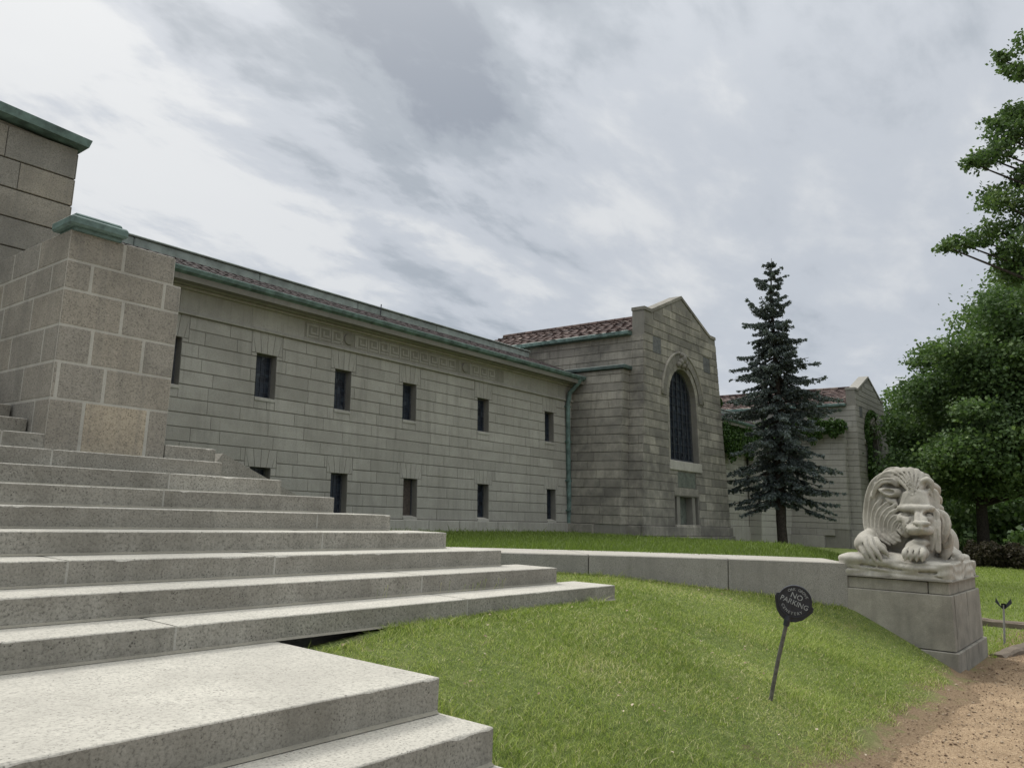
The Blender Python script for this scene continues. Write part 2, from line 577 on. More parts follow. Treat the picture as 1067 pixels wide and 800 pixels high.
def path_mat():
    m, nt, b = new_mat('pea_gravel')
    p = pos(nt)
    v = nt.nodes.new('ShaderNodeTexVoronoi')
    v.inputs['Scale'].default_value = 130
    nt.links.new(p, v.inputs['Vector'])
    c = ramp(nt, v.outputs['Color'], [(0.1, (0.16, 0.112, 0.068)), (0.4, (0.25, 0.182, 0.115)), (0.7, (0.33, 0.25, 0.165)), (0.95, (0.46, 0.365, 0.265))])
    n = noise(nt, p, 1.3, 6, 0.62, 0.3)
    c = mixc(nt, 1.0, c, ramp(nt, n, [(0.3, (0.62, 0.58, 0.55)), (0.7, (1.3, 1.28, 1.25))]), 'MULTIPLY')
    n2 = noise(nt, p, 26, 5, 0.7)
    c = mixc(nt, ramp(nt, n2, [(0.56, 0), (0.7, 0.75)]), c, (0.19, 0.13, 0.085))
    nt.links.new(c, b.inputs['Base Color'])
    b.inputs['Roughness'].default_value = 0.95
    b.inputs['Specular IOR Level'].default_value = 0.15
    h = mth(nt, 'SUBTRACT', 1.0, v.outputs['Distance'])
    bump(nt, b, mth(nt, 'ADD', h, n2), 0.7, 0.007)
    return m


M['path'] = path_mat()
M['pebble'] = tile_mat('pebbles', [(0, (0.16, 0.105, 0.07)), (0.6, (0.3, 0.22, 0.15)), (1, (0.5, 0.42, 0.32))])
M['soil'] = ground_mat('bare_soil', (0.16, 0.12, 0.075), (0.24, 0.19, 0.12), (0.3, 0.25, 0.16), (0.34, 0.29, 0.2), 2.5)

# ------------------------------------------------------------------ terrain
WALL_F = [(6.3, 7.35), (7.1, 6.95), (7.85, 6.4), (8.7, 5.68), (9.5, 4.95), (10.2, 4.2), (10.7, 3.6), (11.0, 3.15)]  # low wall, front line


def wall_y(x):
    if x <= WALL_F[0][0]:
        return WALL_F[0][1]
    for (xa, ya), (xb, yb) in zip(WALL_F, WALL_F[1:]):
        if xa <= x <= xb:
            return ya + (yb - ya) * (x - xa) / (xb - xa)
    return 3.15


def sst(a, b, x):
    t = min(1, max(0, (x - a) / (b - a)))
    return t * t * (3 - 2 * t)


def vnoise(x, y):
    return (sin(x * 1.7 + 1.3 * sin(y * 0.9)) + sin(y * 2.3 + 1.1 * sin(x * 1.3 + 2)) + 0.5 * sin(x * 4.1 + y * 3.3)) / 2.5


def hz_front(x, y):
    if x < 7.6:
        yw, ht = 4.62 + max(0, (x - 7.0)) * 1.5, -0.885
        if x < 4.6:
            ht -= 0.12 * (1 - max(0, (x - 3.2)) / 1.4)
    else:
        yw = wall_y(x)
        ht = -0.72 - 0.32 * min(1, max(0, (x - 7.8) / 3.2)) ** 1.6
    t = min(1, max(0, (y - 1.83) / (yw - 1.83)))
    pw = 1.55 - 0.55 * sst(8.0, 10.8, x)
    z = -1.735 + (ht + 1.735) * (1 - (1 - t) ** pw)
    if y < 1.83:
        z = -1.735
    return z + 0.018 * vnoise(x * 1.4, y * 1.4) * min(1, t * 4)


def height(x, y):
    far = -1.735 + 0.2 * sst(17, 38, x) + 0.25 * sst(40, 90, x)
    ter = -0.565 - 0.62 * sst(17.5, 30, x) * 0.75 - 0.12 * sst(30, 45, x)
    ter = max(ter, -1.3)
    if x <= 11.35:
        yw = wall_y(x) + 0.35
        if x < 7.6 and y > 4.75 and y < 6.6:
            if y < 5.65:
                return min(hz_front(x, y), -0.82) if x > 6.9 else -1.35
            return -0.8 if x > 6.9 else -1.35
        if x < 5.2 and y >= 6.6 and y < 13.5:
            return -1.35
        if y < yw:
            return hz_front(x, y)
        return ter if y < 60 else -1.0
    # beyond the pedestal: bank falls from the terrace to the lower lawn
    yb = 3.3 + (x - 11.3) * 0.16
    s = sst(yb - 0.6, yb + 2.0 + (x - 11) * 0.05, y)
    return far + (ter - far) * s


def axis(rngs):
    r = []
    for a, b, s in rngs:
        n = max(1, int(round((b - a) / s)))
        r += [a + (b - a) * i / n for i in range(n)]
    r.append(rngs[-1][1])
    return r


def sheet(name, xs, ys, zf, mat):
    nx, ny = len(xs), len(ys)
    v = [(x, y, zf(x, y)) for y in ys for x in xs]
    v = np.array(v)
    ii = np.array([(j * nx + i, j * nx + i + 1, (j + 1) * nx + i + 1, (j + 1) * nx + i) for j in range(ny - 1) for i in range(nx - 1)])
    me = fast_mesh(name, v, 4, ii.ravel(), np.full(len(ii), 0.5), mat, True)
    o = link_mesh(name, me)
    return o


gx = axis([(-900, -100, 200), (-100, -10, 15), (-10, 2.4, 1.2), (2.4, 13, 0.13), (13, 30, 0.6), (30, 60, 2), (60, 200, 20), (200, 1500, 200)])
gy = axis([(-900, -100, 200), (-100, -10, 15), (-10, 1.4, 0.9), (1.4, 8, 0.13), (8, 20, 0.6), (20, 60, 4), (60, 200, 20), (200, 1500, 200)])
lawn = sheet('lawn', gx, gy, height, M['lawn'])
tag(lawn, kind='structure')


def path_edge(x):
    e = 1.86 + 0.07 * sin(x * 1.9) + 0.05 * sin(x * 5.3 + 1) + 0.03 * sin(x * 12.7)
    return e - 0.30 * sst(11.8, 14.5, x)


px = axis([(-60, 0, 4), (0, 16, 0.09), (16, 60, 2)])
pv, pf = [], []
rows = [-30, -10, -3, 0, 0.9, 1.4, None]
for x in px:
    for r in rows:
        y = r if r is not None else path_edge(x)
        z = -1.729 + 0.006 * vnoise(x * 3, y * 3) if r is None or r > 0 else -1.729
        if r is None:
            z = -1.742
        pv.append((x, y, max(z, -1.745)))
nr = len(rows)
for i in range(len(px) - 1):
    for j in range(nr - 1):
        pf += [i * nr + j, (i + 1) * nr + j, (i + 1) * nr + j + 1, i * nr + j + 1]
gp = link_mesh('gravel_path', fast_mesh('gravel_path', np.array(pv), 4, pf, np.full(len(pf) // 4, 0.5), M['path'], True))
tag(gp, kind='structure')

# ------------------------------------------------------------------ stone block walls


def rect_minus(rects, hole):
    outr = []
    hx0, hx1, hz0, hz1 = hole
    for (a, b, c, d) in rects:
        if b <= hx0 or a >= hx1 or d <= hz0 or c >= hz1:
            outr.append((a, b, c, d))
            continue
        if a < hx0:
            outr.append((a, hx0, c, d))
        if b > hx1:
            outr.append((hx1, b, c, d))
        m0, m1 = max(a, hx0), min(b, hx1)
        if c < hz0:
            outr.append((m0, m1, c, hz0))
        if d > hz1:
            outr.append((m0, m1, hz1, d))
    return outr


def ashlar(mb, fr, u0, u1, courses, holes=(), length=1.1, gap_h=0.016, gap_v=0.004, proud=0.014, umin=None, clip=None, seed=0, tb=0.5, spread=0.13):
    """fr(u, z, d) -> point; d is the distance out of the wall face. One raised, chamfered block per stone."""
    rd = random.Random(seed)
    for k in range(len(courses) - 1):
        z0, z1 = courses[k], courses[k + 1]
        a0, a1 = (u0, u1) if clip is None else clip(z0, z1)
        if a1 - a0 < 0.05:
            continue
        u = a0 - rd.random() * length * 0.7
        ct = rd.uniform(-0.08, 0.08)
        while u < a1:
            ln = length * rd.uniform(0.6, 1.45)
            b0, b1 = max(u, a0), min(u + ln, a1)
            u += ln
            if b1 - b0 < 0.04:
                continue
            if a1 - b1 < 0.22:
                b1 = a1
                u = a1
            rs = [(b0, b1, z0, z1)]
            for h in holes:
                rs = rect_minus(rs, h)
            t = min(1, max(0, tb + ct + rd.gauss(0, spread)))
            pr = proud * rd.uniform(0.85, 1.15)
            for (p, q, r, s) in rs:
                if q - p < 0.02 or s - r < 0.02:
                    continue
                gv, gh = gap_v / 2, gap_h / 2
                i = 0.007
                p0, q0, r0, s0 = p + gv, q - gv, r + gh, s - gh
                vs = [fr(p0, r0, 0), fr(q0, r0, 0), fr(q0, s0, 0), fr(p0, s0, 0),
                      fr(p0 + i * .5, r0 + i, pr), fr(q0 - i * .5, r0 + i, pr), fr(q0 - i * .5, s0 - i, pr), fr(p0 + i * .5, s0 - i, pr)]
                mb.solid(vs, [(4, 5, 6, 7), (0, 1, 5, 4), (1, 2, 6, 5), (2, 3, 7, 6), (3, 0, 4, 7)], t)


def stone(mb, fr, quad, proud=0.02, t=0.5, g=0.003):
    """one wedge stone: quad of (u,z) corners"""
    cu = sum(q[0] for q in quad) / 4
    czz = sum(q[1] for q in quad) / 4
    qi = [(q[0] + (cu - q[0]) * g / max(0.03, abs(cu - q[0])), q[1] + (czz - q[1]) * g / max(0.03, abs(czz - q[1]))) for q in quad]
    qj = [(q[0] + (cu - q[0]) * 2 * g / max(0.03, abs(cu - q[0])), q[1] + (czz - q[1]) * 2 * g / max(0.03, abs(czz - q[1]))) for q in quad]
    vs = [fr(a, b, 0) for a, b in qi] + [fr(a, b, proud) for a, b in qj]
    mb.solid(vs, [(4, 5, 6, 7), (0, 1, 5, 4), (1, 2, 6, 5), (2, 3, 7, 6), (3, 0, 4, 7)], t)


def roof_tiles(mb, P, ulen, vlen, tw=0.24, th=0.3, seed=3, lift=0.03, clip=None):
    """P(u, v, h): u along eave, v up the slope, h off the slope; rounded clay tiles"""
    rd = random.Random(seed)
    nv = int(vlen / th)
    nu = int(ulen / tw)
    for j in range(nv):
        off = rd.uniform(0, tw)
        for i in range(-1, nu + 1):
            u = i * tw + off
            ua, ub = max(0, u), min(ulen, u + tw)
            if ub - ua < 0.05:
                continue
            if clip and clip(0.5 * (ua + ub), j * th):
                continue
            v0, v1 = j * th - 0.02, min(vlen, (j + 1) * th + 0.03)
            t = min(1, max(0, rd.gauss(0.45, 0.24)))
            hh = lift * rd.uniform(0.5, 1.7)
            v0 += rd.uniform(-0.03, 0.03)
            g = 0.008
            um = (ua + ub) / 2
            vs = [P(ua + g, v0, 0.02), P(um, v0, hh + 0.015), P(ub - g, v0, 0.02),
                  P(ua + g, v1, 0.004), P(um, v1, 0.016), P(ub - g, v1, 0.004),
                  P(ua + g, v0, -0.02), P(ub - g, v0, -0.02)]
            mb.solid(vs, [(0, 1, 4, 3), (1, 2, 5, 4), (0, 6, 7, 2, 1)], t)


# ------------------------------------------------------------------ long wing
S_W = 0.045


def wing_warp(p):
    return (p[0], p[1] + S_W * (p[2] - 1.5), p[2])


def build_wing(root, org, x0, x1, Y, wins, lows, zb, seed, keyspan=None, light=None, shift=0.0):
    MBw = lambda: MB(lambda p: (p[0] - 0, p[1] + S_W * (p[2] - 1.5) * (1 if p[1] < Y + 1.2 and p[2] < 4.0 else 0) + (S_W * 2.5 if not (p[1] < Y + 1.2 and p[2] < 4.0) else 0), p[2]))
    fr = lambda u, z, d: (u, Y - d, z)
    H = []       # openings
    arch = []
    for (a, b) in wins:
        H.append((a, b, 2.13, 3.05))
        arch.append((a - 0.13, b + 0.13, 3.05, 3.5))
    for (a, b) in lows:
        H.append((a, b, -0.2, 0.72))
        arch.append((a - 0.13, b + 0.13, 0.72, 1.09))
    # core wall in strips around the openings
    core = MBw()
    T = 0.45
    zs = sorted(set([zb - 0.5, -0.2, 0.72, 2.13, 3.05, 4.3]))
    for zz0, zz1 in zip(zs, zs[1:]):
        cuts = [h for h in H if h[2] <= zz0 + 1e-6 and h[3] >= zz1 - 1e-6]
        cuts.sort()
        u = x0
        for h in cuts:
            core.box(u, h[0], Y, Y + T, zz0, zz1)
            u = h[1]
        core.box(u, x1, Y, Y + T, zz0, zz1)
    wall = core.build('wall', M['joint'], root, org)
    bl = MBw()
    cs = [-0.25 + 0.268 * i for i in range(15)]
    ashlar(bl, fr, x0, x1, cs, H + arch, 1.0, seed=seed)
    for (a, b, c, d) in arch:
        n = 4
        top, bot = [], []
        w = b - a
        for i in range(n + 1):
            top.append((a + w * i / n, d))
            ww = (w - 0.2)
            bot.append((a + 0.1 + ww * i / n, c))
        for i in range(n):
            stone(bl, fr, [bot[i], bot[i + 1], top[i + 1], top[i]], 0.014, random.Random(i + int(a * 10)).uniform(0.42, 0.6))
        stone(bl, fr, [(a + 0.005, c), bot[0], top[0], (a + 0.004, d - 0.001)], 0.013, 0.5)
        stone(bl, fr, [bot[-1], (b - 0.005, c), (b - 0.004, d - 0.001), top[-1]], 0.013, 0.5)
    bl.build('stone_blocks', M['ashlar'], root, org)
    pl = MBw()
    rd = random.Random(seed + 5)
    u = x0
    while u < x1 - 0.1:
        ln = min(rd.uniform(0.9, 1.7), x1 - u)
        pl.box(u + 0.005, u + ln - 0.005, Y - 0.07, Y + 0.05, zb - 0.4, -0.262, rd.uniform(0.3, 0.8), 0.012)
        u += ln
    pl.build('plinth', M['ashlar'], root, org)
    # frieze
    fz = MBw()
    fz.box(x0, x1, Y - 0.07, Y - 0.001, 3.5, 3.545, 0.5, 0.008)
    fz.box(x0, x1, Y - 0.045, Y - 0.002, 3.545, 3.58, 0.45, 0.006)
    u = x0
    while u < x1 - 0.05:
        ln = min(1.55, x1 - u)
        fz.box(u + 0.003, u + ln - 0.003, Y - 0.02, Y - 0.003, 3.58, 3.985, rd.uniform(0.25, 0.7))
        u += ln
    fz.box(x0, x1, Y - 0.10, Y - 0.002, 3.985, 4.04, 0.5, 0.01)
    fz.box(x0, x1, Y - 0.22, Y - 0.002, 4.045, 4.12, 0.5, 0.01)
    fzo = fz.build('frieze', M['ashlar'], root, org)
    if keyspan:
        gk = MBw()
        D = 0.016
        for (ua, ub, discs) in keyspan:
            zt, zbm = 3.93, 3.63
            sg_ = MBw()
            sg_.box(ua - 0.05, ub + 0.4, Y - 0.0235, Y - 0.0202, 3.60, 3.96, 0.5, 0.0)
            sg_.build('recess_shade', M['frieze_dark'], fzo, org)  # backing panel whose dark colour stands in for shade in the grooves
            wdt = 0.34
            lw = 0.05

            def bar(a, b, c, d, y=0.0):
                gk.box(a, b, Y - 0.02 - D, Y - 0.024, c, d, 0.6, 0.004)
            gk.box(ua - 0.05, ub + 0.4, Y - 0.03, Y - 0.0245, 3.60, 3.615, 0.6)
            for q in discs:
                pass
            u = ua
            while u < ub:
                near = [q for q in discs if abs(q - (u + wdt / 2)) < 0.3]
                if near:
                    u = near[0] + 0.24
                    continue
                bar(u, u + lw, zbm - 0.02, zt)
                bar(u + lw + 0.001, u + wdt - 0.02, zt - lw, zt)
                bar(u + wdt - 0.02 - lw, u + wdt - 0.02, zbm + 0.07, zt - lw - 0.001)
                bar(u + 0.10, u + wdt - 0.021 - lw, zbm + 0.07, zbm + 0.07 + lw)
                bar(u + 0.10, u + 0.10 + lw, zbm + 0.071 + lw, zt - 0.09)
                bar(u + lw + 0.001, u + wdt - 0.02, zbm, zbm + lw * 0.8)
                u += wdt
            for q in discs:
                for s in (-1, 1):
                    bar(q + s * 0.215 - 0.022, q + s * 0.215 + 0.022, zbm, zt)
                ring = []
                for k in range(20):
                    ring.append((q + 0.135 * cos(2 * pi * k / 20), 3.78 + 0.135 * sin(2 * pi * k / 20)))
                vs = [(a, Y - 0.0205, b) for a, b in ring] + [(q + (a - q) * 0.9, Y - 0.06, 3.78 + (b - 3.78) * 0.9) for a, b in ring] + [(q, Y - 0.075, 3.78)]
                fs = [(k, (k + 1) % 20, 20 + (k + 1) % 20, 20 + k) for k in range(20)] + [(20 + k, 20 + (k + 1) % 20, 40) for k in range(20)]
                dk = MBw()
                dk.solid(vs, fs, 0.1)
                dk.build('carved_disc', M['frieze_dark'], fzo, org)
        gk.build('carved_key_pattern', M['ashlar'], fzo, org)
    # windows
    for i, (a, b, c, d) in enumerate(H):
        wf = MBw()
        e = 0.035
        yy0, yy1 = Y + 0.17, Y + 0.22
        boarded = (i == len(wins) + 2)
        wf.box(a, a + e, yy0, yy1, c, d)
        wf.box(b - e, b, yy0, yy1, c, d)
        wf.box(a + e, b - e, yy0, yy1, c, c + e)
        wf.box(a + e, b - e, yy0, yy1, d - e, d)
        wo = wf.build('window', M['frame'], root, org)
        g = MBw()
        g.box(a + e, b - e, yy0 + 0.02, yy1 - 0.005, c + e, d - e)
        po = g.build('panel' if boarded else 'pane', M['door'] if boarded else M['glass'], wo, org)
        if not boarded:
            ld = MBw()
            nn = 3
            for k in range(1, nn + 1):
                xx = a + e + (b - a - 2 * e) * k / (nn + 1)
                ld.box(xx - 0.005, xx + 0.005, yy0 + 0.008, yy0 + 0.018, c + e, d - e)
            for k in range(1, 8):
                zz = c + e + (d - c - 2 * e) * k / 8
                ld.box(a + e, b - e, yy0 + 0.004, yy0 + 0.0075, zz - 0.004, zz + 0.004)
            ld.build('lead_bars', M['lead'], wo, org)
        sl_ = MBw()
        sl_.solid([(a + .002, Y - 0.03, c - 0.06), (b - .002, Y - 0.03, c - 0.06), (b - .002, Y + 0.165, c - 0.06), (a + .002, Y + 0.165, c - 0.06),
                   (a + .002, Y - 0.03, c - 0.0), (b - .002, Y - 0.03, c - 0.0), (b - .002, Y + 0.165, c + 0.04), (a + .002, Y + 0.165, c + 0.04)],
                  [(0, 3, 2, 1), (4, 5, 6, 7), (0, 1, 5, 4), (1, 2, 6, 5), (2, 3, 7, 6), (3, 0, 4, 7)], 0.95)
        sl_.build('sill', M['mortar'], wo, org)
    # gutter
    yg = 13.6 - 14 + Y - 0.02
    gt = MB()
    prof = [(Y + 0.1, 4.125), (yg + 0.13, 4.135), (yg + 0.02, 4.20), (yg, 4.27), (yg + 0.02, 4.285), (yg + 0.06, 4.285), (yg + 0.08, 4.24), (Y + 0.1, 4.24)]
    n = len(prof)
    vs = [(x0, a, b) for a, b in prof] + [(x1, a, b) for a, b in prof]
    gt.solid(vs, [tuple(range(n))] + [tuple(range(2 * n - 1, n - 1, -1))] + [(i, i + 1 if i + 1 < n else 0, n + (i + 1) % n, n + i) for i in range(n)], 0.5)
    gt.build('gutter', M['copper'], root, org)
    gl = MB()
    gl.box(x0, x1, yg + 0.018, yg + 0.062, 4.286, 4.292, 1.0)
    gl.build('gutter_rim', M['copper_grey'], root, org)
    # roof slope, tiles and ridge band
    YR = Y + 2.05
    rf = MB()
    z0, z1 = 4.27, 5.18
    rf.solid([(x0, yg + 0.09, z0), (x1, yg + 0.09, z0), (x1, YR, z1), (x0, YR, z1), (x0, yg + 0.09, 4.05), (x1, yg + 0.09, 4.05), (x1, YR, 4.05), (x0, YR, 4.05)],
             [(0, 1, 2, 3), (4, 7, 6, 5), (0, 4, 5, 1), (1, 5, 6, 2), (2, 6, 7, 3), (3, 7, 4, 0)])
    rfo = rf.build('roof', M['joint'], root, org)
    sl_len = math.hypot(YR - yg - 0.09, z1 - z0)
    dy, dz = (YR - yg - 0.09) / sl_len, (z1 - z0) / sl_len
    tl = MB()
    roof_tiles(tl, lambda u, v, h: (x0 + u, yg + 0.09 + dy * v - dz * h, z0 + dz * v + dy * h), x1 - x0, sl_len, 0.2, 0.24, seed=seed, lift=0.008)
    tl.build('roof_tiles', M['tile_dark'], rfo, org)
    bd = MB()
    xe = x1
    u = x0
    while u < xe - 0.05:
        ln = min(3.0, xe - u)
        bd.box(u + 0.004, u + ln - 0.004, YR, YR + 1.6, 5.1, 5.37, rd.uniform(0.3, 0.8), 0.02)
        u += ln
    bd.box(x0, xe, YR - 0.05, YR + 1.5, 5.371, 5.41, 0.6, 0.015)
    bd.build('ridge_band', M['copper_grey'], root, org)
    bk = MB()
    bk.box(x0, x1, Y + T + 0.3, Y + 6, zb - 0.3, 4.24)
    bk.build('rear_mass', M['joint'], root, org)


def warp_origin_fix(root):
    pass


O1 = (12.5, 14.0, -0.62)
wing = thing('mausoleum_wing', 'long granite wing with two rows of narrow windows and carved key frieze behind the stairs', 'building', O1, 'mausoleum wings')
wins = [(6.93, 7.4), (9.02, 9.5), (11.04, 11.5), (13.12, 13.58), (15.9, 16.37), (18.98, 19.44)]
lows = [(9.02, 9.5), (11.04, 11.5), (13.22, 13.68), (15.92, 16.38), (19.05, 19.5)]
build_wing(wing, O1, 4.2, 20.72, 14.0, wins, lows, -0.62, 11,
           keyspan=[(10.2, 16.6, [11.36, 15.36])])
# slim rod standing on the ridge band
rod = MB()
rod.tube([(13.9, 15.95, 5.0), (13.9, 15.93, 5.46)], 0.014, 6)
rod.build('roof_rod', M['iron'], wing, O1)
dsp = MB()
X_ = 20.17
dsp.tube([(X_ + 0.08, 13.62, 4.2), (X_ + 0.05, 13.72, 4.05), (X_ - 0.05, 13.95, 3.75), (X_ - 0.09, 13.98, 3.4), (X_ - 0.06, 13.93, 1.5), (X_ - 0.04, 13.84, -0.55)], 0.07, 10)
for z in (3.3, 2.2, 1.0, 0.1):
    dsp.box(X_ - 0.17, X_ + 0.04, 13.80 + 0.045 * z, 14.1, z, z + 0.04)
dsp.build('downspout', M['copper'], wing, O1)

# ------------------------------------------------------------------ gabled pavilions
PV_K = 0.078
PV_SY = 0.046


def build_pavilion(root, org, xc, Y, zb, mat, seed, deep=6.0, tile='tile', glassy=True):
    def wp(p):
        k = 1 - PV_K * (p[2] - 1.65) / 2.95
        if p[2] > 5.6 and p[1] > Y + 0.5:
            k = 1 - PV_K * (5.6 - 1.65) / 2.95
        return (xc + (p[0] - xc) * k, p[1] + PV_SY * (p[2] - 1.65), p[2])
    W = 2.95
    MBp = lambda: MB(wp)
    fr = lambda u, z, d: (xc + u, Y - d, z)
    frL = lambda u, z, d: (xc - W - d, Y + u, z)
    frR = lambda u, z, d: (xc + W + d, Y + u, z)
    ow, zs_, zsill = 1.02, 3.84, 1.82
    oc = -0.2
    # core front wall with arched opening: build as vertical strips
    core = MBp()
    TH = 0.42

    def top(u):
        a = abs(u)
        if a > 2.45:
            return 6.38
        return 6.38 + (2.45 - a) * 0.385
    us = [-W, -2.45, -1.6, oc - ow] + [oc - ow * cos(pi * i / 16) for i in range(1, 16)] + [oc + ow, 1.6, 2.45, W, 0]
    us = sorted(set(round(u, 4) for u in us))
    for a, b in zip(us, us[1:]):
        def strip(z0a, z0b, z1a, z1b):
            core.solid([(xc + a, Y, z0a), (xc + b, Y, z0b), (xc + b, Y + TH, z0b), (xc + a, Y + TH, z0a),
                        (xc + a, Y, z1a), (xc + b, Y, z1b), (xc + b, Y + TH, z1b), (xc + a, Y + TH, z1a)],
                       [(0, 3, 2, 1), (4, 5, 6, 7), (0, 1, 5, 4), (1, 2, 6, 5), (2, 3, 7, 6), (3, 0, 4, 7)])
        if a >= oc - ow - 1e-4 and b <= oc + ow + 1e-4:
            za = zs_ + math.sqrt(max(0, ow * ow - (a - oc) ** 2))
            zb_ = zs_ + math.sqrt(max(0, ow * ow - (b - oc) ** 2))
            strip(za, zb_, top(a), top(b))
            strip(0.68, 0.68, zsill - 0.02, zsill - 0.02)
            strip(zb - 0.4, zb - 0.4, -0.2, -0.2)
        else:
            strip(zb - 0.4, zb - 0.4, top(a), top(b))
    for (a, b) in ((oc - ow, oc - 0.72), (oc - 0.52, oc - 0.44), (oc + 0.44, oc + 0.52), (oc + 0.72, oc + ow)):
        pass
    core.box(xc + oc - ow, xc + oc - 0.80, Y + .001, Y + TH, -0.2, 0.68)
    core.box(xc + oc - 0.62, xc + oc - 0.42, Y + .02, Y + TH, -0.2, 0.68)
    core.box(xc + oc + 0.42, xc + oc + 0.62, Y + .02, Y + TH, -0.2, 0.68)
    core.box(xc + oc + 0.80, xc + oc + ow, Y + .001, Y + TH, -0.2, 0.68)
    # side walls
    core.box(xc - W, xc - W + TH, Y + TH, Y + deep, zb - 0.4, 5.62)
    core.box(xc + W - TH, xc + W, Y + TH, Y + deep, zb - 0.4, 5.62)
    core.build('wall', M['joint'], root, org)
    bl = MBp()
    cs = [-0.25 + 0.268 * i for i in range(0, 25)]
    # rough arch footprint removed as stacked rectangles
    hl = [(oc - ow - 0.12, oc + ow + 0.12, zsill - 0.3, zs_)]
    R2 = ow + 0.50
    R1 = ow + 0.22
    for i in range(14):
        z0 = zs_ + R2 * i / 14
        hw = math.sqrt(max(0, R2 * R2 - (z0 + R2 / 28 - zs_) ** 2))
        hl.append((oc - hw, oc + hw, z0, z0 + R2 / 14))
    hl += [(oc - 0.84, oc + 0.84, -0.25, 0.70), (oc - 0.58, oc + 0.68, 0.96, 1.46)]
    hl += [(-2.35, -1.75, 5.1, 5.65), (1.65, 2.25, 5.05, 5.6)]

    def clip(z0, z1):
        zm = z1
        if zm <= 6.40:
            return (-W + 0.0, W)
        hw = 2.45 - (zm - 6.38) / 0.385
        return (-hw, hw)
    ashlar(bl, fr, -W, W, cs + [cs[-1] + 0.268 * k for k in range(1, 4)], hl, 0.95, clip=clip, seed=seed, proud=0.018, spread=0.2)
    ashlar(bl, frL, 0.0, deep, cs[:22] + [5.6], [], 1.0, seed=seed + 1, proud=0.022)
    ashlar(bl, frR, 0.0, deep, cs[:22] + [5.6], [], 1.0, seed=seed + 2, proud=0.022)
    # arch ring: voussoirs, springing quoins
    nvs = 13
    for i in range(nvs):
        a0, a1 = pi * i / nvs, pi * (i + 1) / nvs
        stone(bl, fr, [(oc - ow * cos(a0), zs_ + ow * sin(a0)), (oc - R1 * cos(a0), zs_ + R1 * sin(a0)), (oc - R1 * cos(a1), zs_ + R1 * sin(a1)), (oc - ow * cos(a1), zs_ + ow * sin(a1))],
              0.012, 0.3 + 0.3 * random.random())
        stone(bl, fr, [(oc - R1 * cos(a0), zs_ + R1 * sin(a0)), (oc - R2 * cos(a0), zs_ + R2 * sin(a0)), (oc - R2 * cos(a1), zs_ + R2 * sin(a1)), (oc - R1 * cos(a1), zs_ + R1 * sin(a1))],
              0.045, 0.0 + 0.25 * random.random())
    z = zsill - 0.3
    while z < zs_ - 0.01:
        z2 = min(zs_, z + 0.5)
        for s in (-1, 1):
            stone(bl, fr, sorted([(oc + s * ow, z), (oc + s * (ow + 0.115), z)]) + sorted([(oc + s * ow, z2), (oc + s * (ow + 0.115), z2)], reverse=True), 0.02, 0.4 + .3 * random.random())
        z = z2
    bl.build('stone_blocks', mat, root, org)
    # hood moulding round the arch
    hm = MBp()
    pts = []
    for i in range(25):
        a = pi * i / 24
        pts.append((xc + oc - (R2 + 0.04) * cos(a), Y - 0.03, zs_ + (R2 + 0.04) * sin(a)))
    hm.tube(pts, 0.05, 8)
    hm.build('hood_moulding', mat, root, org, smooth=True)
    # carved keystone ornament above the window
    ks = MBp()
    for (dx, dz_, r, yy) in ((0, 0.22, 0.19, 0.2), (-0.17, 0.1, 0.13, 0.16), (0.17, 0.1, 0.13, 0.16), (0, 0.0, 0.11, 0.16), (-0.12, 0.33, 0.09, 0.16), (0.12, 0.33, 0.09, 0.16), (-0.3, 0.0, 0.1, 0.13), (0.3, 0.0, 0.1, 0.13)):
        c = Vector((xc + oc + dx, Y - 0.03, zs_ + ow + 0.12 + dz_))
        rings, n1_, n2_ = [], 6, 10
        vs = []
        for i in range(n1_ + 1):
            th = pi * i / n1_
            for k in range(n2_):
                ph = 2 * pi * k / n2_
                vs.append((c.x + r * sin(th) * cos(ph), c.y - yy * 0.9 * sin(th) * sin(ph), c.z + r * cos(th)))
        ks.solid(vs, [(i * n2_ + k, i * n2_ + (k + 1) % n2_, (i + 1) * n2_ + (k + 1) % n2_, (i + 1) * n2_ + k) for i in range(n1_) for k in range(n2_)], 0.2)
    ks.build('keystone_ornament', mat, root, org, smooth=True)
    # big arched window
    wf = MBp()
    yw0 = Y + 0.19
    arc = [(oc - ow, zsill)] + [(oc - ow * cos(pi * i / 20), zs_ + ow * sin(pi * i / 20)) for i in range(21)] + [(oc + ow, zsill)]
    inn = [(oc + (a - oc) * 0.93, zsill + 0.06 + (b - zsill - 0.06) * (0.985) - (0.0 if i in (0, len(arc) - 1) else 0.02)) for i, (a, b) in enumerate(arc)]
    for i in range(len(arc) - 1):
        A, B, C, D = arc[i], arc[i + 1], inn[i + 1], inn[i]
        wf.solid([(xc + p[0], yy, p[1]) for yy in (yw0, yw0 + 0.08) for p in (A, B, C, D)],
                 [(0, 1, 2, 3), (4, 7, 6, 5), (0, 4, 5, 1), (2, 6, 7, 3)])
    wf.box(xc + oc - ow, xc + oc + ow, yw0, yw0 + 0.08, zsill, zsill + 0.06)
    wo = wf.build('arched_window', M['frame'], root, org)
    g = MBp()
    npt = len(arc)
    g.face([(xc + a, yw0 + 0.05, b) for a, b in arc])
    g.face([(xc + a, yw0 + 0.07, b) for a, b in reversed(arc)])
    for i in range(npt):
        j = (i + 1) % npt
        g.face([(xc + arc[i][0], yw0 + 0.05, arc[i][1]), (xc + arc[j][0], yw0 + 0.05, arc[j][1]), (xc + arc[j][0], yw0 + 0.07, arc[j][1]), (xc + arc[i][0], yw0 + 0.07, arc[i][1])])
    g.build('pane', M['glass'], wo, org, fix=False)
    tr = MBp()
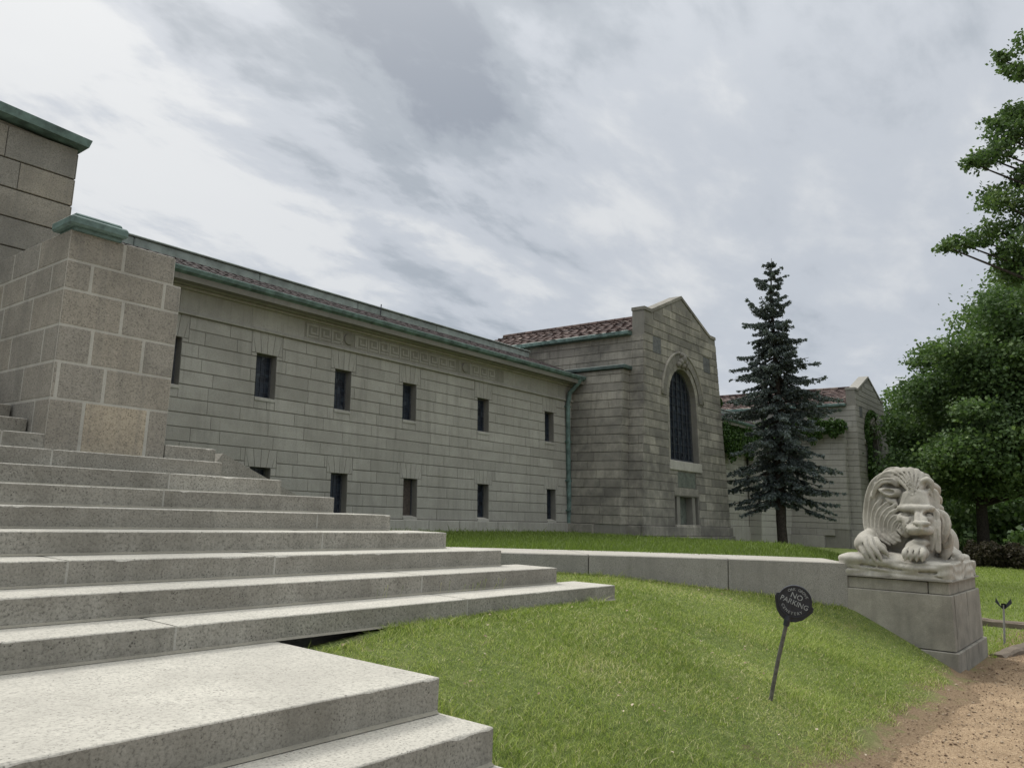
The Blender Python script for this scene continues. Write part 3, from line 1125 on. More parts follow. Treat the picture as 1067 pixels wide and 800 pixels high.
    for k in range(-2, 3):
        u = oc + k * ow / 3
        zt = zs_ + math.sqrt(ow * ow - (u - oc) ** 2)
        tr.box(xc + u - 0.018, xc + u + 0.018, yw0 + 0.01, yw0 + 0.04, zsill + 0.06, zt - 0.02)
    for z in np.arange(zsill + 0.3, zs_ + 0.8, 0.26):
        hw = ow if z < zs_ else math.sqrt(ow * ow - (z - zs_) ** 2)
        tr.box(xc + oc - hw + 0.02, xc + oc + hw - 0.02, yw0 + 0.015, yw0 + 0.035, z - 0.01, z + 0.01)
    tr.build('lead_bars', M['lead'], wo, org)
    sb = MBp()
    sb.box(xc + oc - ow - 0.11, xc + oc + ow + 0.11, Y - 0.06, Y + 0.26, 1.50, 1.80, 0.9, 0.015)
    sb.build('window_sill', M['ashlar'], root, org)
    # low triple window with its panels
    lw = MBp()
    lw.box(xc + oc - 0.42, xc + oc + 0.42, Y + 0.25, Y + 0.3, -0.19, 0.67)
    lw.build('cellar_window', M['plaque'], root, org)
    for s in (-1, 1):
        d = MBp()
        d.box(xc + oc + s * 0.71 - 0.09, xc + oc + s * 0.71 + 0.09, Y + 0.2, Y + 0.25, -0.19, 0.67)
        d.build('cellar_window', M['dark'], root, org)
    sl_ = MBp()
    sl_.box(xc + oc - 0.8, xc + oc + 0.8, Y - 0.05, Y + 0.2, -0.3, -0.21, 0.9, 0.01)
    sl_.build('cellar_sill', mat, root, org)
    sl_ = MBp()
    sl_.box(xc + oc - 0.82, xc + oc + 0.82, Y - 0.024, Y - 0.001, 0.71, 0.95, 0.7, 0.004)
    sl_.build('cellar_lintel', mat, root, org)
    pq = MBp()
    pq.box(xc + oc - 0.56, xc + oc + 0.66, Y - 0.012, Y + 0.03, 0.97, 1.45, 0.5, 0.006)
    pq.build('inset_panel', M['plaque'], root, org)
    for (a, b, c, d) in ((-2.34, -1.76, 5.11, 5.64), (1.66, 2.24, 5.06, 5.59)):
        q = MBp()
        q.box(xc + a, xc + b, Y - 0.014, Y + 0.02, c, d, 0.2, 0.006)
        q.build('dark_plaque', M['darkstone'], root, org)
    # plinth
    pl = MBp()
    rd = random.Random(seed + 9)
    for (zz0, zz1, pr) in ((zb - 0.4, -0.56, 0.15), (-0.55, -0.262, 0.07)):
        u = -W - 0.05
        while u < W:
            ln = min(rd.uniform(0.8, 1.6), W + 0.05 - u)
            pl.box(xc + u + .004, xc + u + ln - .004, Y - pr, Y + 0.03, zz0, zz1, rd.uniform(0.2, 0.7), 0.012)
            u += ln
        u = 0.035
        while u < deep - 0.1:
            ln = min(rd.uniform(0.8, 1.6), deep - u)
            for s in (-1, 1):
                xa, xb = sorted((xc + s * (W - 0.03), xc + s * (W + pr + (0.42 if u > 0.5 - 1e-6 else 0))))
                pl.box(xa, xb, Y + u + .004, Y + u + ln - .004, zz0, zz1, rd.uniform(0.2, 0.7), 0.012)
            u += ln
    pl.build('plinth', mat, root, org)
    # parapet coping on the gable
    cp = MBp()
    pf_ = [(-W - 0.03, 6.385), (-2.45, 6.385), (0, 6.385 + 2.45 * 0.385), (2.45, 6.385), (W + 0.03, 6.385)]
    for (ua, za), (ub, zb2) in zip(pf_, pf_[1:]):
        g_ = 0.003
        cp.solid([(xc + ua, Y - 0.03, za + g_), (xc + ub, Y - 0.03, zb2 + g_), (xc + ub, Y + TH + .02, zb2 + g_), (xc + ua, Y + TH + .02, za + g_),
                  (xc + ua, Y - 0.03, za + 0.11), (xc + ub, Y - 0.03, zb2 + 0.11), (xc + ub, Y + TH + .02, zb2 + 0.11), (xc + ua, Y + TH + .02, za + 0.11)],
                 [(0, 3, 2, 1), (4, 5, 6, 7), (0, 1, 5, 4), (1, 2, 6, 5), (2, 3, 7, 6), (3, 0, 4, 7)], 0.45)
    # raking course line below the coping
    cp.build('gable_coping', mat, root, org)
    # lower side blocks with copper caps
    for s in (-1, 1):
        lb = MBp()
        xa, xb = sorted((xc + s * (W + 0.03), xc + s * (W + 0.42)))
        lb.box(xa, xb, Y + 0.5, Y + deep, zb - 0.4, 4.45)
        lo = lb.build('side_block', M['joint'], root, org)
        bb = MBp()
        f1 = lambda u, z, d, s=s: (xc + s * (W + 0.42 + d), Y + 0.5 + u, z)
        f2 = lambda u, z, d, s=s: (xc + s * (W + 0.03) + u * s, Y + 0.5 - d, z)
        ashlar(bb, f1, 0, deep - 0.5, cs[:18] + [4.45], [], 0.95, seed=seed + 20 + s, proud=0.022)
        ashlar(bb, f2, 0, 0.39, cs[:18] + [4.45], [], 2.0, seed=seed + 30 + s, proud=0.022)
        bb.build('stone_blocks', mat, lo, org)
        cc = MBp()
        xa, xb = sorted((xc + s * (W + 0.02), xc + s * (W + 0.55)))
        cc.box(xa, xb, Y + 0.38, Y + deep, 4.46, 4.58, 0.4, 0.02)
        cc.build('copper_cap', M['copper_dark'], lo, org)
    # roof
    RW = W * (1 - PV_K * 3.95 / 2.95) + 0.12
    ze, zr = 5.72, 6.86
    rf = MB(lambda p: (p[0], p[1] + PV_SY * 4.0, p[2]))
    rf.solid([(xc - RW, Y + TH, ze), (xc, Y + TH, zr), (xc + RW, Y + TH, ze), (xc - RW, Y + deep + 2, ze), (xc, Y + deep + 2, zr), (xc + RW, Y + deep + 2, ze)],
             [(0, 2, 1), (3, 4, 5), (0, 1, 4, 3), (1, 2, 5, 4), (0, 3, 5, 2)])
    ro = rf.build('roof', M['joint'], root, org)
    sl_len = math.hypot(RW, zr - ze)
    dx, dz = RW / sl_len, (zr - ze) / sl_len
    tl = MB(lambda p: (p[0], p[1] + PV_SY * 4.0, p[2]))
    for s in (-1, 1):
        roof_tiles(tl, lambda u, v, h, s=s: (xc + s * (RW + 0.08 - dx * v + dz * h), Y + TH + u, ze - 0.03 + dz * v + dx * h), deep + 2 - TH, sl_len + 0.09, 0.36, 0.27, seed + s, 0.045)
    # ridge tiles
    u = 0
    rdd = random.Random(seed)
    while u < deep + 2 - TH:
        tl.tube([(xc, Y + TH + u, zr + 0.02), (xc, Y + TH + u + 0.36, zr + 0.03)], [0.10, 0.085], 8, rdd.random())
        u += 0.37
    tl.build('roof_tiles', M[tile], ro, org)
    for s in (-1, 1):
        gt = MB(lambda p: (p[0], p[1] + PV_SY * 4.0, p[2]))
        xa, xb = sorted((xc + s * (RW - 0.14), xc + s * (RW + 0.14)))
        gt.box(xa, xb, Y + TH + 0.001, Y + deep + 2, 5.58, 5.715, 0.55, 0.02)
        gt.build('gutter', M['copper'], root, org)
    rm = MB()
    rm.box(xc - W + 0.6, xc + W - 0.6, Y + deep, Y + deep + 2.4, zb - 0.3, 5.6)
    rm.build('rear_mass', M['joint'], root, org)


O2 = (23.45, 11.65, -0.85)
pav = thing('gabled_pavilion', 'nearer gabled stone pavilion with tall arched dark window, streaked dark granite and tiled roof', 'building', O2, 'gabled pavilions')
build_pavilion(pav, O2, 23.65, 11.65, -0.85, M['ashlar2'], 41, deep=5.6)
O3 = (41.9, 10.45, -1.2)
pav2 = thing('gabled_pavilion', 'farther gabled pavilion of paler stone behind the spruce, with ivy round its arch', 'building', O3, 'gabled pavilions')
build_pavilion(pav2, O3, 41.9, 10.45, -1.2, M['ashlar3'], 71, deep=7.5)

# second wing between the pavilions
O4 = (33.0, 14.0, -1.1)
wing2 = thing('mausoleum_wing', 'low stone wing between the two gabled pavilions, mostly hidden by the spruce', 'building', O4, 'mausoleum wings')
build_wing(wing2, O4, 26.9, 38.6, 14.15, [(29.0, 29.5), (31.5, 32.0)], [(29.0, 29.5)], -1.1, 17)
bay = MB()
bay.box(34.6, 38.55, 13.5, 14.08, -1.4, 3.4, 0.6)
bo = bay.build('bay', M['joint'], wing2, O4)
bb = MB()
frb = lambda u, z, d: (u, 13.5 - d, z)
ashlar(bb, frb, 34.6, 38.55, [-1.4, -0.6] + [-0.25 + 0.268 * i for i in range(0, 14)] + [3.4], [(37.3, 37.65, -0.1, 0.95)], 0.9, seed=9)
ashlar(bb, lambda u, z, d: (34.6 - d, 13.5 + u, z), 0, 0.55, [-1.4, -0.6] + [-0.25 + 0.268 * i for i in range(0, 14)] + [3.4], [], 2, seed=8)
bb.build('stone_blocks', M['bay'], bo, O4)
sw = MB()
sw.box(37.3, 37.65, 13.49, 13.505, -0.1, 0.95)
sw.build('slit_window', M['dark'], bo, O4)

# ------------------------------------------------------------------ entrance block (top left)
O5 = (0.5, 12.0, -0.6)
ent = thing('entrance_block', 'tall dark stone entrance block with green copper coping, cut by the left edge', 'building', O5)
e = MB()
e.solid([(-5, 12.0, -1.4), (4.42, 12.0, -1.4), (4.42, 16.5, -1.4), (-5, 16.5, -1.4), (-5, 12.0, 5.65), (4.38, 12.05, 5.06), (4.38, 16.5, 5.06), (-5, 16.5, 5.65)],
        [(0, 3, 2, 1), (4, 5, 6, 7), (0, 1, 5, 4), (1, 2, 6, 5), (2, 3, 7, 6), (3, 0, 4, 7)])
e.build('wall', M['joint'], ent, O5)
eb = MB()
ecs = [0.5 + 0.41 * i for i in range(11)] + [5.07]
ashlar(eb, lambda u, z, d: (u, 12.0 - d, z), -5, 4.42, ecs, [], 1.5, 0.014, 0.004, 0.012, seed=3, tb=0.25)
ashlar(eb, lambda u, z, d: (u, 12.01 - d, z), -5, 1.0, [5.07, 5.22], [], 1.5, 0.02, 0.012, 0.03, seed=4)
ashlar(eb, lambda u, z, d: (4.42 + d, 11.988 + u, z), 0, 4.5, ecs[:-1] + [5.0], [], 1.3, 0.014, 0.004, 0.012, seed=5, tb=0.25)
eb.build('stone_blocks', M['pylon'], ent, O5)
ec = MB()


def rake(x, dz):
    return 5.09 + (4.4 - x) * 0.062 + dz


ec.solid([(-5.1, 11.82, rake(-5.1, 0)), (4.50, 11.82, rake(4.50, 0)), (4.50, 16.6, rake(4.50, 0)), (-5.1, 16.6, rake(-5.1, 0)),
          (-5.1, 11.80, rake(-5.1, 0.17)), (4.53, 11.80, rake(4.6, 0.12)), (4.53, 16.6, rake(4.6, 0.12)), (-5.1, 16.6, rake(-5.1, 0.17))],
         [(0, 3, 2, 1), (4, 5, 6, 7), (0, 1, 5, 4), (1, 2, 6, 5), (2, 3, 7, 6), (3, 0, 4, 7)], 0.6)
ec.build('copper_coping', M['copper'], ent, O5)

# ------------------------------------------------------------------ pylon
O6 = (3.6, 9.0, 0.43)
pyl = thing('stair_pylon', 'square pier of huge rough granite blocks with pale mortar at the top of the stairs', 'pier', O6)
pc = MB()
PX0, PX1, PY0, PY1, PZ0, PZ1 = 3.09, 4.2, 8.3, 11.98, 0.42, 2.66
pc.box(PX0 + 0.004, PX1, PY0 + 0.004, PY1, PZ0, PZ1)
pc.box(PX1 - .03, PX1 + 0.095, PY0 + 0.0045, PY1 - .001, PZ0 + .001, 2.36)
pc.build('core', M['mortar'], pyl, O6)
courses = [0.43, 0.95, 1.32, 1.69, 2.06, 2.36, 2.68]
pb = MB()
rdp = random.Random(4)
fsplit = [[0.33, 0.99], [0.05, 0.5], [0.33, 0.86], [0.6], [0.25, 1.02], [0.55]]
tints = [[0.4, 0.98, 0.35], [0.35, 0.3, 0.45], [0.3, 0.5, 0.3], [0.45, 0.35], [0.35, 0.4, 0.3], [0.4, 0.3]]
for k in range(6):
    z0, z1 = courses[k], courses[k + 1]
    xe = PX1 + (0.10 if k < 5 else 0.0)
    cuts = [PX0] + [PX0 + c for c in fsplit[k] if PX0 + c < xe - 0.05] + [xe]
    for i in range(len(cuts) - 1):
        t = tints[k][i]
        if i == 0:   # corner stone wraps to the left face
            dpt = 0.75 if k % 2 else 0.35
            pb.box(cuts[0], cuts[1] - 0.009, PY0, PY0 + dpt - 0.008, z0 + 0.0055, z1 - 0.0055, t, 0.012)
        else:
            pb.box(cuts[i] + 0.009, cuts[i + 1] - (0.009 if i < len(cuts) - 2 else 0), PY0, PY0 + 0.5, z0 + 0.0055, z1 - 0.0055, t, 0.012)
    y = PY0 + (0.75 if k % 2 else 0.35)
    while y < PY1 - 0.05:
        ln = min(rdp.uniform(0.55, 1.1), PY1 - y)
        pb.box(PX0 - 0.0, PX0 + 0.4, y + 0.008, y + ln - 0.008, z0 + 0.006, z1 - 0.006, rdp.uniform(0.1, 0.7), 0.012)
        y += ln
    y = PY0 + 0.51
    while y < PY1 - 0.05:
        ln = min(rdp.uniform(0.55, 1.1), PY1 - y)
        pb.box(xe - 0.1, xe, y + 0.008, y + ln - 0.008, z0 + 0.006, z1 - 0.006, rdp.uniform(0.1, 0.7), 0.012)
        y += ln
pb.build('stone_blocks', M['pylon'], pyl, O6)
pcap = MB()
pcap.box(3.04, 3.62, 8.2, 8.68, 2.70, 2.80, 0.5, 0.02)
pcap.box(3.09, 3.57, 8.25, 8.63, 2.802, 2.84, 0.6, 0.015)
pcap.box(3.11, 3.58, 8.26, 8.62, 2.661, 2.698, 0.2)
pcap.build('copper_cap', M['copper'], pyl, O6)

# ------------------------------------------------------------------ stairs
O7 = (2.0, 4.6, -1.73)
st = thing('entrance_stairs', 'broad flight of grey granite steps and landing filling the lower left', 'stairs', O7)
rds = random.Random(12)


def rough_block(mb, x0, x1, y0, y1, z0, z1, tint, b=0.007, axis=0, rd=rds, amp=0.0014):
    """a long dressed stone with a worn, slightly chipped upper front edge; runs along x"""
    n = max(2, int((x1 - x0) / 0.045))
    sec = 7
    vs = []
    chip = 0.0
    for i in range(n + 1):
        x = x0 + (x1 - x0) * i / n
        if rd.random() < 0.03:
            chip = rd.uniform(0.002, 0.010)
        elif rd.random() < 0.5:
            chip *= 0.25
        wv = amp * sin(x * 2.1 + y0 * 3)
        j1, j2 = rd.uniform(0, amp) + chip, rd.uniform(0, amp) + chip
        e = 0.004 if i in (0, n) else 0.0
        for (y, z) in ((y0 + e, z0), (y0 + e + wv, z1 - b - j1 * 1.2), (y0 + e + wv + 0.3 * b + j2 * 0.6, z1 - 0.35 * b - j1 * 0.6), (y0 + b + j2 * 1.3 + wv, z1 - e), (y0 + 0.06, z1 - e * .6 + rd.uniform(-1, 0) * amp * .3), (y1, z1 - e * .6), (y1, z0)):
            vs.append((x, y, z))
    fs = []
    for i in range(n):
        for k in range(sec - 1):
            fs.append((i * sec + k, (i + 1) * sec + k, (i + 1) * sec + k + 1, i * sec + k + 1))
        fs.append((i * sec + sec - 1, (i + 1) * sec + sec - 1, (i + 1) * sec, i * sec))
    fs += [tuple(range(sec - 1, -1, -1)), tuple(n * sec + k for k in range(sec))]
    mb.solid(vs, fs, tint)


def step_blocks(name, xl, xr, y0, y1, z0, z1, joints, batter=0.0):
    mb = MB()
    xs = [xl] + sorted(j for j in joints if xl < j < xr) + [xr]
    for a, b in zip(xs, xs[1:]):
        rough_block(mb, a + (0.008 if a != xl else 0), b - (0.008 if b != xr else 0), y0, y1, z0, z1, rds.uniform(0.15, 0.9))
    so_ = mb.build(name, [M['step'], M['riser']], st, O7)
    for pg_ in so_.data.polygons:      # treads keep the paler stone, upright faces take the darker one
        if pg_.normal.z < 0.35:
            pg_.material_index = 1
    mo = MB()
    for j in xs[1:-1]:
        mj = MB()
        mj.box(j - 0.0079, j + 0.0079, y0 + 0.0035, y1 - 0.01, z0 + 0.004, z1 - 0.007)
        mj.build('pale_joint', M['mortar'], so_, O7)
    # pale mortar fillet where the riser meets the tread below
    mo.solid([(xl, y0 - 0.022, z0 + 0.002), (xr - 0.01, y0 - 0.022, z0 + 0.002), (xr - 0.01, y0 + 0.004, z0 + 0.002), (xl, y0 + 0.004, z0 + 0.002), (xl, y0 + 0.002, z0 + 0.016), (xr - 0.01, y0 + 0.002, z0 + 0.016)],
             [(0, 1, 5, 4), (0, 4, 3), (1, 2, 5), (0, 3, 2, 1), (3, 4, 5, 2)], 0.5)
    mo.build('mortar_joint', M['fillet'], so_, O7)
    return so_


names = 'CDEFGHIJ'
ends = [7.60, 7.15, 6.75, 6.36, 5.95, 5.54, 5.17, 4.72]
jts = {0: [2.58, -0.4, 5.2], 1: [5.1, 1.2, -1.0], 2: [3.88, 0.6, 2.3], 3: [4.7, 1.9, -0.8], 4: [1.82, 4.98, -1], 5: [3.62, 0.7], 6: [1.75, 3.9, -0.6], 7: [0.6, 3.0]}
for i in range(8):
    y0 = 4.612 + 0.46 * i
    z1 = -0.741 + 0.1669 * i
    z0 = z1 - 0.1669 if i else -0.9
    y1 = y0 + 0.53 if i < 7 else 9.6
    jt = list(jts[i])
    step_blocks('step', -3.5, ends[i], y0, y1, z0 + 0.001, z1, jt)
# upper steps between the pylon and the left, and the base course right of the pylon
step_blocks('step', -3.5, PX0 - 0.005, 8.29, 8.80, 0.4285, 0.594, [2.72])
step_blocks('step', -3.5, PX0 - 0.02, 8.72, 9.25, 0.5945, 0.761, [1.2])
step_blocks('step', -3.5, PX0 - 0.03, 9.18, 9.75, 0.7615, 0.928, [2.0])
step_blocks('step', -3.5, PX0 - 0.03, 9.64, 11.97, 0.9285, 1.095, [1.0])
step_blocks('step', PX1 + 0.105, 4.9, 8.29, 8.9, 0.4285, 0.594, [])
# sloping cheek stone
ck = MB()
ck.solid([(4.96, 8.38, 0.2), (6.9, 8.38, -0.5), (6.9, 8.72, -0.5), (4.96, 8.72, 0.2), (5.05, 8.38, 0.56), (6.95, 8.38, -0.22), (6.95, 8.72, -0.22), (5.05, 8.72, 0.56), (4.96, 8.38, 0.44), (4.96, 8.72, 0.44)],
         [(0, 1, 2, 3), (4, 5, 6, 7), (0, 8, 4, 5, 1), (3, 2, 6, 7, 9), (1, 5, 6, 2), (0, 3, 9, 8), (8, 9, 7, 4)], 0.6)
ck.build('sloping_cheek_stone', M['riser'], st, O7)
# dark fill carrying the flight
fill = MB()
for i in range(8):
    y0 = 4.612 + 0.46 * i
    z1 = -0.741 + 0.1669 * i - 0.1669
    fill.box(-3.45, ends[i] - 0.06, y0 + (0.30 if i == 0 else 0.05), y0 + 0.5 if i < 7 else 13.9, -1.5, z1 - 0.002)
fill.box(-3.45, 4.2, 8.9, 11.9, 0.2, 0.42)
fill.build('stair_core', M['joint'], st, O7)
# landing and lower steps
step_blocks('landing', -3.5, 3.287, 3.098, 4.70, -1.085, -0.90, [0.62])
step_blocks('step', -3.5, 3.30, 2.712, 3.25, -1.27, -1.087, [1.0])
step_blocks('step', -3.5, 3.31, 2.30, 2.85, -1.46, -1.272, [1.6])
step_blocks('step', -3.5, 3.32, 1.88, 2.42, -1.76, -1.462, [2.2])
lf = MB()
lf.box(-3.45, 3.22, 3.15, 4.55, -1.75, -1.09)
lf.box(-3.45, 3.25, 2.75, 3.14, -1.75, -1.275)
lf.build('landing_core', M['joint'], st, O7)

# ------------------------------------------------------------------ low curved wall
O8 = (8.7, 6.2, -0.9)
lw = thing('low_curved_wall', 'low curved granite wall with pale flat top running from the stairs to the lion pedestal', 'wall', O8)


def smooth_curve(pts, n=8):
    o = []
    P = [Vector((a, b, 0)) for a, b in pts]
    for i in range(len(P) - 1):
        p0, p1, p2, p3 = P[max(i - 1, 0)], P[i], P[i + 1], P[min(i + 2, len(P) - 1)]
        for k in range(n):
            t = k / n
            o.append(0.5 * ((2 * p1) + (-p0 + p2) * t + (2 * p0 - 5 * p1 + 4 * p2 - p3) * t * t + (-p0 + 3 * p1 - 3 * p2 + p3) * t ** 3))
    o.append(P[-1])
    return o


cur = smooth_curve(WALL_F)
nrm = []
for i in range(len(cur)):
    d = (cur[min(i + 1, len(cur) - 1)] - cur[max(i - 1, 0)]).normalized()
    nrm.append(Vector((-d.y, d.x, 0)))
# stretch the curve over the arc length to find joints seen in the photo
THK = 1.12
ZT = -0.5


def wall_piece(i0, i1, tint):
    mb = MB()
    P = cur[i0:i1 + 1]
    Nn = nrm[i0:i1 + 1]
    d0 = (P[1] - P[0]).normalized() * 0.007
    d1 = (P[-1] - P[-2]).normalized() * 0.007
    P = [P[0] + d0] + P[1:-1] + [P[-1] - d1]
    b = 0.012
    prof = [(0, -1.5), (0, ZT - b), (b, ZT), (THK - b, ZT + 0.0), (THK, ZT - b), (THK, -1.5)]
    vs = []
    for p, n_ in zip(P, Nn):
        for (o_, z_) in prof:
            vs.append((p.x + n_.x * o_, p.y + n_.y * o_, z_))
    k = len(prof)
    fs = []
    for i in range(len(P) - 1):
        for j in range(k - 1):
            fs.append((i * k + j, (i + 1) * k + j, (i + 1) * k + j + 1, i * k + j + 1))
    fs.append(tuple(range(k)))
    fs.append(tuple((len(P) - 1) * k + j for j in range(k - 1, -1, -1)))
    mb.solid(vs, fs, tint)
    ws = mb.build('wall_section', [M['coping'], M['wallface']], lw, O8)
    for pg_ in ws.data.polygons:  # lit top and shaded sides of one block are set by colour
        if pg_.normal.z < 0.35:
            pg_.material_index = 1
    return ws


nc = len(cur) - 1
js = [0, 12, 24, 38, nc]
# joints at the pixels of the photograph: arc positions near (8.7,5.7) and (10.2,4.4)
for a, b, t in zip(js, js[1:], (0.5, 0.35, 0.65, 0.45)):
    wall_piece(a, b, t)

# ------------------------------------------------------------------ pedestal
O9 = (12.0, 2.6, -1.75)
ped = thing('lion_pedestal', 'battered granite block pedestal carrying the stone lion at the path edge', 'pedestal', O9)


def frustum(mb, x0, x1, y0, y1, z0, z1, flare, tint=0.5, b=0.01):
    zs2 = [z0, z1 - b, z1]
    ins = [-flare, 0, b]
    vs = []
    for z, i in zip(zs2, ins):
        vs += [(x0 + i, y0 + i, z), (x1 - i, y0 + i, z), (x1 - i, y1 - i, z), (x0 + i, y1 - i, z)]
    fs = [(0, 3, 2, 1), (8, 9, 10, 11)]
    for r in range(2):
        for k in range(4):
            fs.append((r * 4 + k, r * 4 + (k + 1) % 4, (r + 1) * 4 + (k + 1) % 4, (r + 1) * 4 + k))
    mb.solid(vs, fs, tint)


p1 = MB()
# base course, split into stones
for (xa, xb, t) in ((10.965, 11.42, 0.4), (11.432, 12.3, 0.55), (12.312, 13.02, 0.45)):
    p1.box(xa, xb, 1.90, 2.5, -1.95, -1.475, t, 0.01)
p1.box(10.965, 11.9, 2.512, 3.36, -1.95, -1.475, 0.6, 0.01)
p1.box(11.912, 13.02, 2.512, 3.36, -1.95, -1.475, 0.6, 0.01)
p1.build('base_course', M['pedestal'], ped, O9)
p2 = MB()
frustum(p2, 11.0, 11.13, 1.955, 3.30, -1.462, -0.815, 0.02, 0.6)
frustum(p2, 11.155, 11.95, 1.95, 3.30, -1.462, -0.815, 0.02, 0.45)
frustum(p2, 11.985, 12.92, 1.95, 3.30, -1.462, -0.815, 0.02, 0.5)
p2.box(11.05, 12.8, 2.0, 3.25, -1.48, -0.82, 0.2)
p2.build('main_block', M['pedestal'], ped, O9)
p3 = MB()
p3.box(11.03, 11.2, 2.22, 3.26, -0.812, -0.668, 0.6, 0.008)
p3.box(11.03, 11.6, 1.98, 2.21, -0.812, -0.66, 0.5, 0.008)
p3.box(11.61, 12.86, 1.98, 2.6, -0.812, -0.66, 0.5, 0.008)
p3.box(11.21, 12.86, 2.21, 3.26, -0.8125, -0.67, 0.5, 0.008)
p3.box(10.99, 12.92, 1.94, 3.30, -0.659, -0.645, 0.2)
p3.build('ledge_course', M['pedestal'], ped, O9)
# ------------------------------------------------------------------ the stone lion, carved as one volume
class Volume:
    """signed distance grid; shapes are blended on and carved out, then skinned with surface nets"""

    def __init__(self, lo, hi, h):
        self.lo, self.h = np.array(lo, float), h
        self.n = np.ceil((np.array(hi) - self.lo) / h).astype(int) + 1
        self.D = np.full(self.n, 1.0, np.float32)
        self.ax = [self.lo[i] + h * np.arange(self.n[i]) for i in range(3)]

    def win(self, lo, hi, pad):
        s = []
        for i in range(3):
            a = max(0, int((lo[i] - pad - self.lo[i]) / self.h))
            b = min(self.n[i], int((hi[i] + pad - self.lo[i]) / self.h) + 2)
            if b <= a:
                return None
            s.append(slice(a, b))
        X, Y, Z = np.meshgrid(self.ax[0][s[0]], self.ax[1][s[1]], self.ax[2][s[2]], indexing='ij')
        return tuple(s), X, Y, Z

    def mixin(self, s, d, k, carve=False):
        A = self.D[s]
        if carve:
            d = -d
            hh = np.clip(0.5 - 0.5 * (A - d) / k, 0, 1)
            self.D[s] = A * (1 - hh) + d * hh + k * hh * (1 - hh)
        else:
            hh = np.clip(0.5 + 0.5 * (A - d) / k, 0, 1)
            self.D[s] = A * (1 - hh) + d * hh - k * hh * (1 - hh)

    def ell(self, c, r, k=0.03, rot=None, carve=False):
        m = max(r)
        q = self.win([c[i] - m for i in range(3)], [c[i] + m for i in range(3)], k + 0.05)
        if q is None:
            return
        s, X, Y, Z = q
        P = [X - c[0], Y - c[1], Z - c[2]]
        if rot is not None:
            Rm = np.array(Matrix.Rotation(rot[2], 3, 'Z') @ Matrix.Rotation(rot[1], 3, 'Y') @ Matrix.Rotation(rot[0], 3, 'X')).T
            P = [Rm[i][0] * P[0] + Rm[i][1] * P[1] + Rm[i][2] * P[2] for i in range(3)]
        k0 = np.sqrt(sum((P[i] / r[i]) ** 2 for i in range(3)))
        k1 = np.sqrt(sum((P[i] / (r[i] * r[i])) ** 2 for i in range(3))) + 1e-9
        self.mixin(s, k0 * (k0 - 1) / k1, k, carve)

    def seg(self, a, b, ra, rb, k=0.02, carve=False, flat=None):
        a, b = np.array(a, float), np.array(b, float)
        m = max(ra, rb)
        q = self.win(np.minimum(a, b) - m, np.maximum(a, b) + m, k + 0.03)
        if q is None:
            return
        s, X, Y, Z = q
        d = b - a
        L2 = d @ d + 1e-12
        t = np.clip(((X - a[0]) * d[0] + (Y - a[1]) * d[1] + (Z - a[2]) * d[2]) / L2, 0, 1)
        dist = np.sqrt((X - a[0] - t * d[0]) ** 2 + (Y - a[1] - t * d[1]) ** 2 + (Z - a[2] - t * d[2]) ** 2)
        self.mixin(s, dist - (ra + (rb - ra) * t), k, carve)

    def path(self, pts, rad, k=0.015, carve=False, sub=4):
        P = [Vector(p) for p in pts]
        Q, Rr = [], []
        n = len(P)
        rad = rad if hasattr(rad, '__len__') else [rad] * n
        for i in range(n - 1):
            p0, p1, p2, p3 = P[max(i - 1, 0)], P[i], P[i + 1], P[min(i + 2, n - 1)]
            for j in range(sub):
                t = j / sub
                Q.append(0.5 * ((2 * p1) + (-p0 + p2) * t + (2 * p0 - 5 * p1 + 4 * p2 - p3) * t * t + (-p0 + 3 * p1 - 3 * p2 + p3) * t ** 3))
                Rr.append(rad[i] + (rad[i + 1] - rad[i]) * t)
        Q.append(P[-1])
        Rr.append(rad[-1])
        for i in range(len(Q) - 1):
            self.seg(Q[i], Q[i + 1], Rr[i], Rr[i + 1], k, carve)

    def box(self, lo, hi, rr=0.03, k=0.02, fn=None, carve=False):
        q = self.win(lo, hi, k + 0.06)
        if q is None:
            return
        s, X, Y, Z = q
        c = [(lo[i] + hi[i]) / 2 for i in range(3)]
        hf = [(hi[i] - lo[i]) / 2 - rr for i in range(3)]
        off = fn(X, Y, Z) if fn else 0
        dx, dy, dz = np.abs(X - c[0]) - hf[0], np.abs(Y - c[1]) - hf[1], np.abs(Z - c[2]) - hf[2]
        d = np.sqrt(np.maximum(dx, 0) ** 2 + np.maximum(dy, 0) ** 2 + np.maximum(dz, 0) ** 2) + np.minimum(np.maximum(dx, np.maximum(dy, dz)), 0) - rr
        self.mixin(s, d + off, k, carve)

    def skin(self):
        D, n = self.D, self.n
        neg = D < 0
        cnt = np.zeros(n - 1, np.float32)
        acc = np.zeros(tuple(n - 1) + (3,), np.float32)
        cor = [(i, j, k) for i in (0, 1) for j in (0, 1) for k in (0, 1)]

        def sub(A, c):
            return A[c[0]:n[0] - 1 + c[0], c[1]:n[1] - 1 + c[1], c[2]:n[2] - 1 + c[2]]
        for a in cor:
            for ax_ in range(3):
                if a[ax_]:
                    continue
                b = list(a)
                b[ax_] = 1
                Da, Db = sub(D, a), sub(D, b)
                cr = (Da < 0) != (Db < 0)
                den = np.where(cr, Da - Db, 1)
                t = np.where(cr, Da / den, 0)
                cnt += cr
                for q in range(3):
                    acc[..., q] += np.where(cr, a[q] + (t if q == ax_ else 0), 0)
        act = cnt > 0
        ids = np.full(tuple(n - 1), -1, np.int64)
        ids[act] = np.arange(act.sum())
        ii = np.argwhere(act)
        V = self.lo + self.h * (ii + acc[act] / cnt[act][:, None])
        F = []
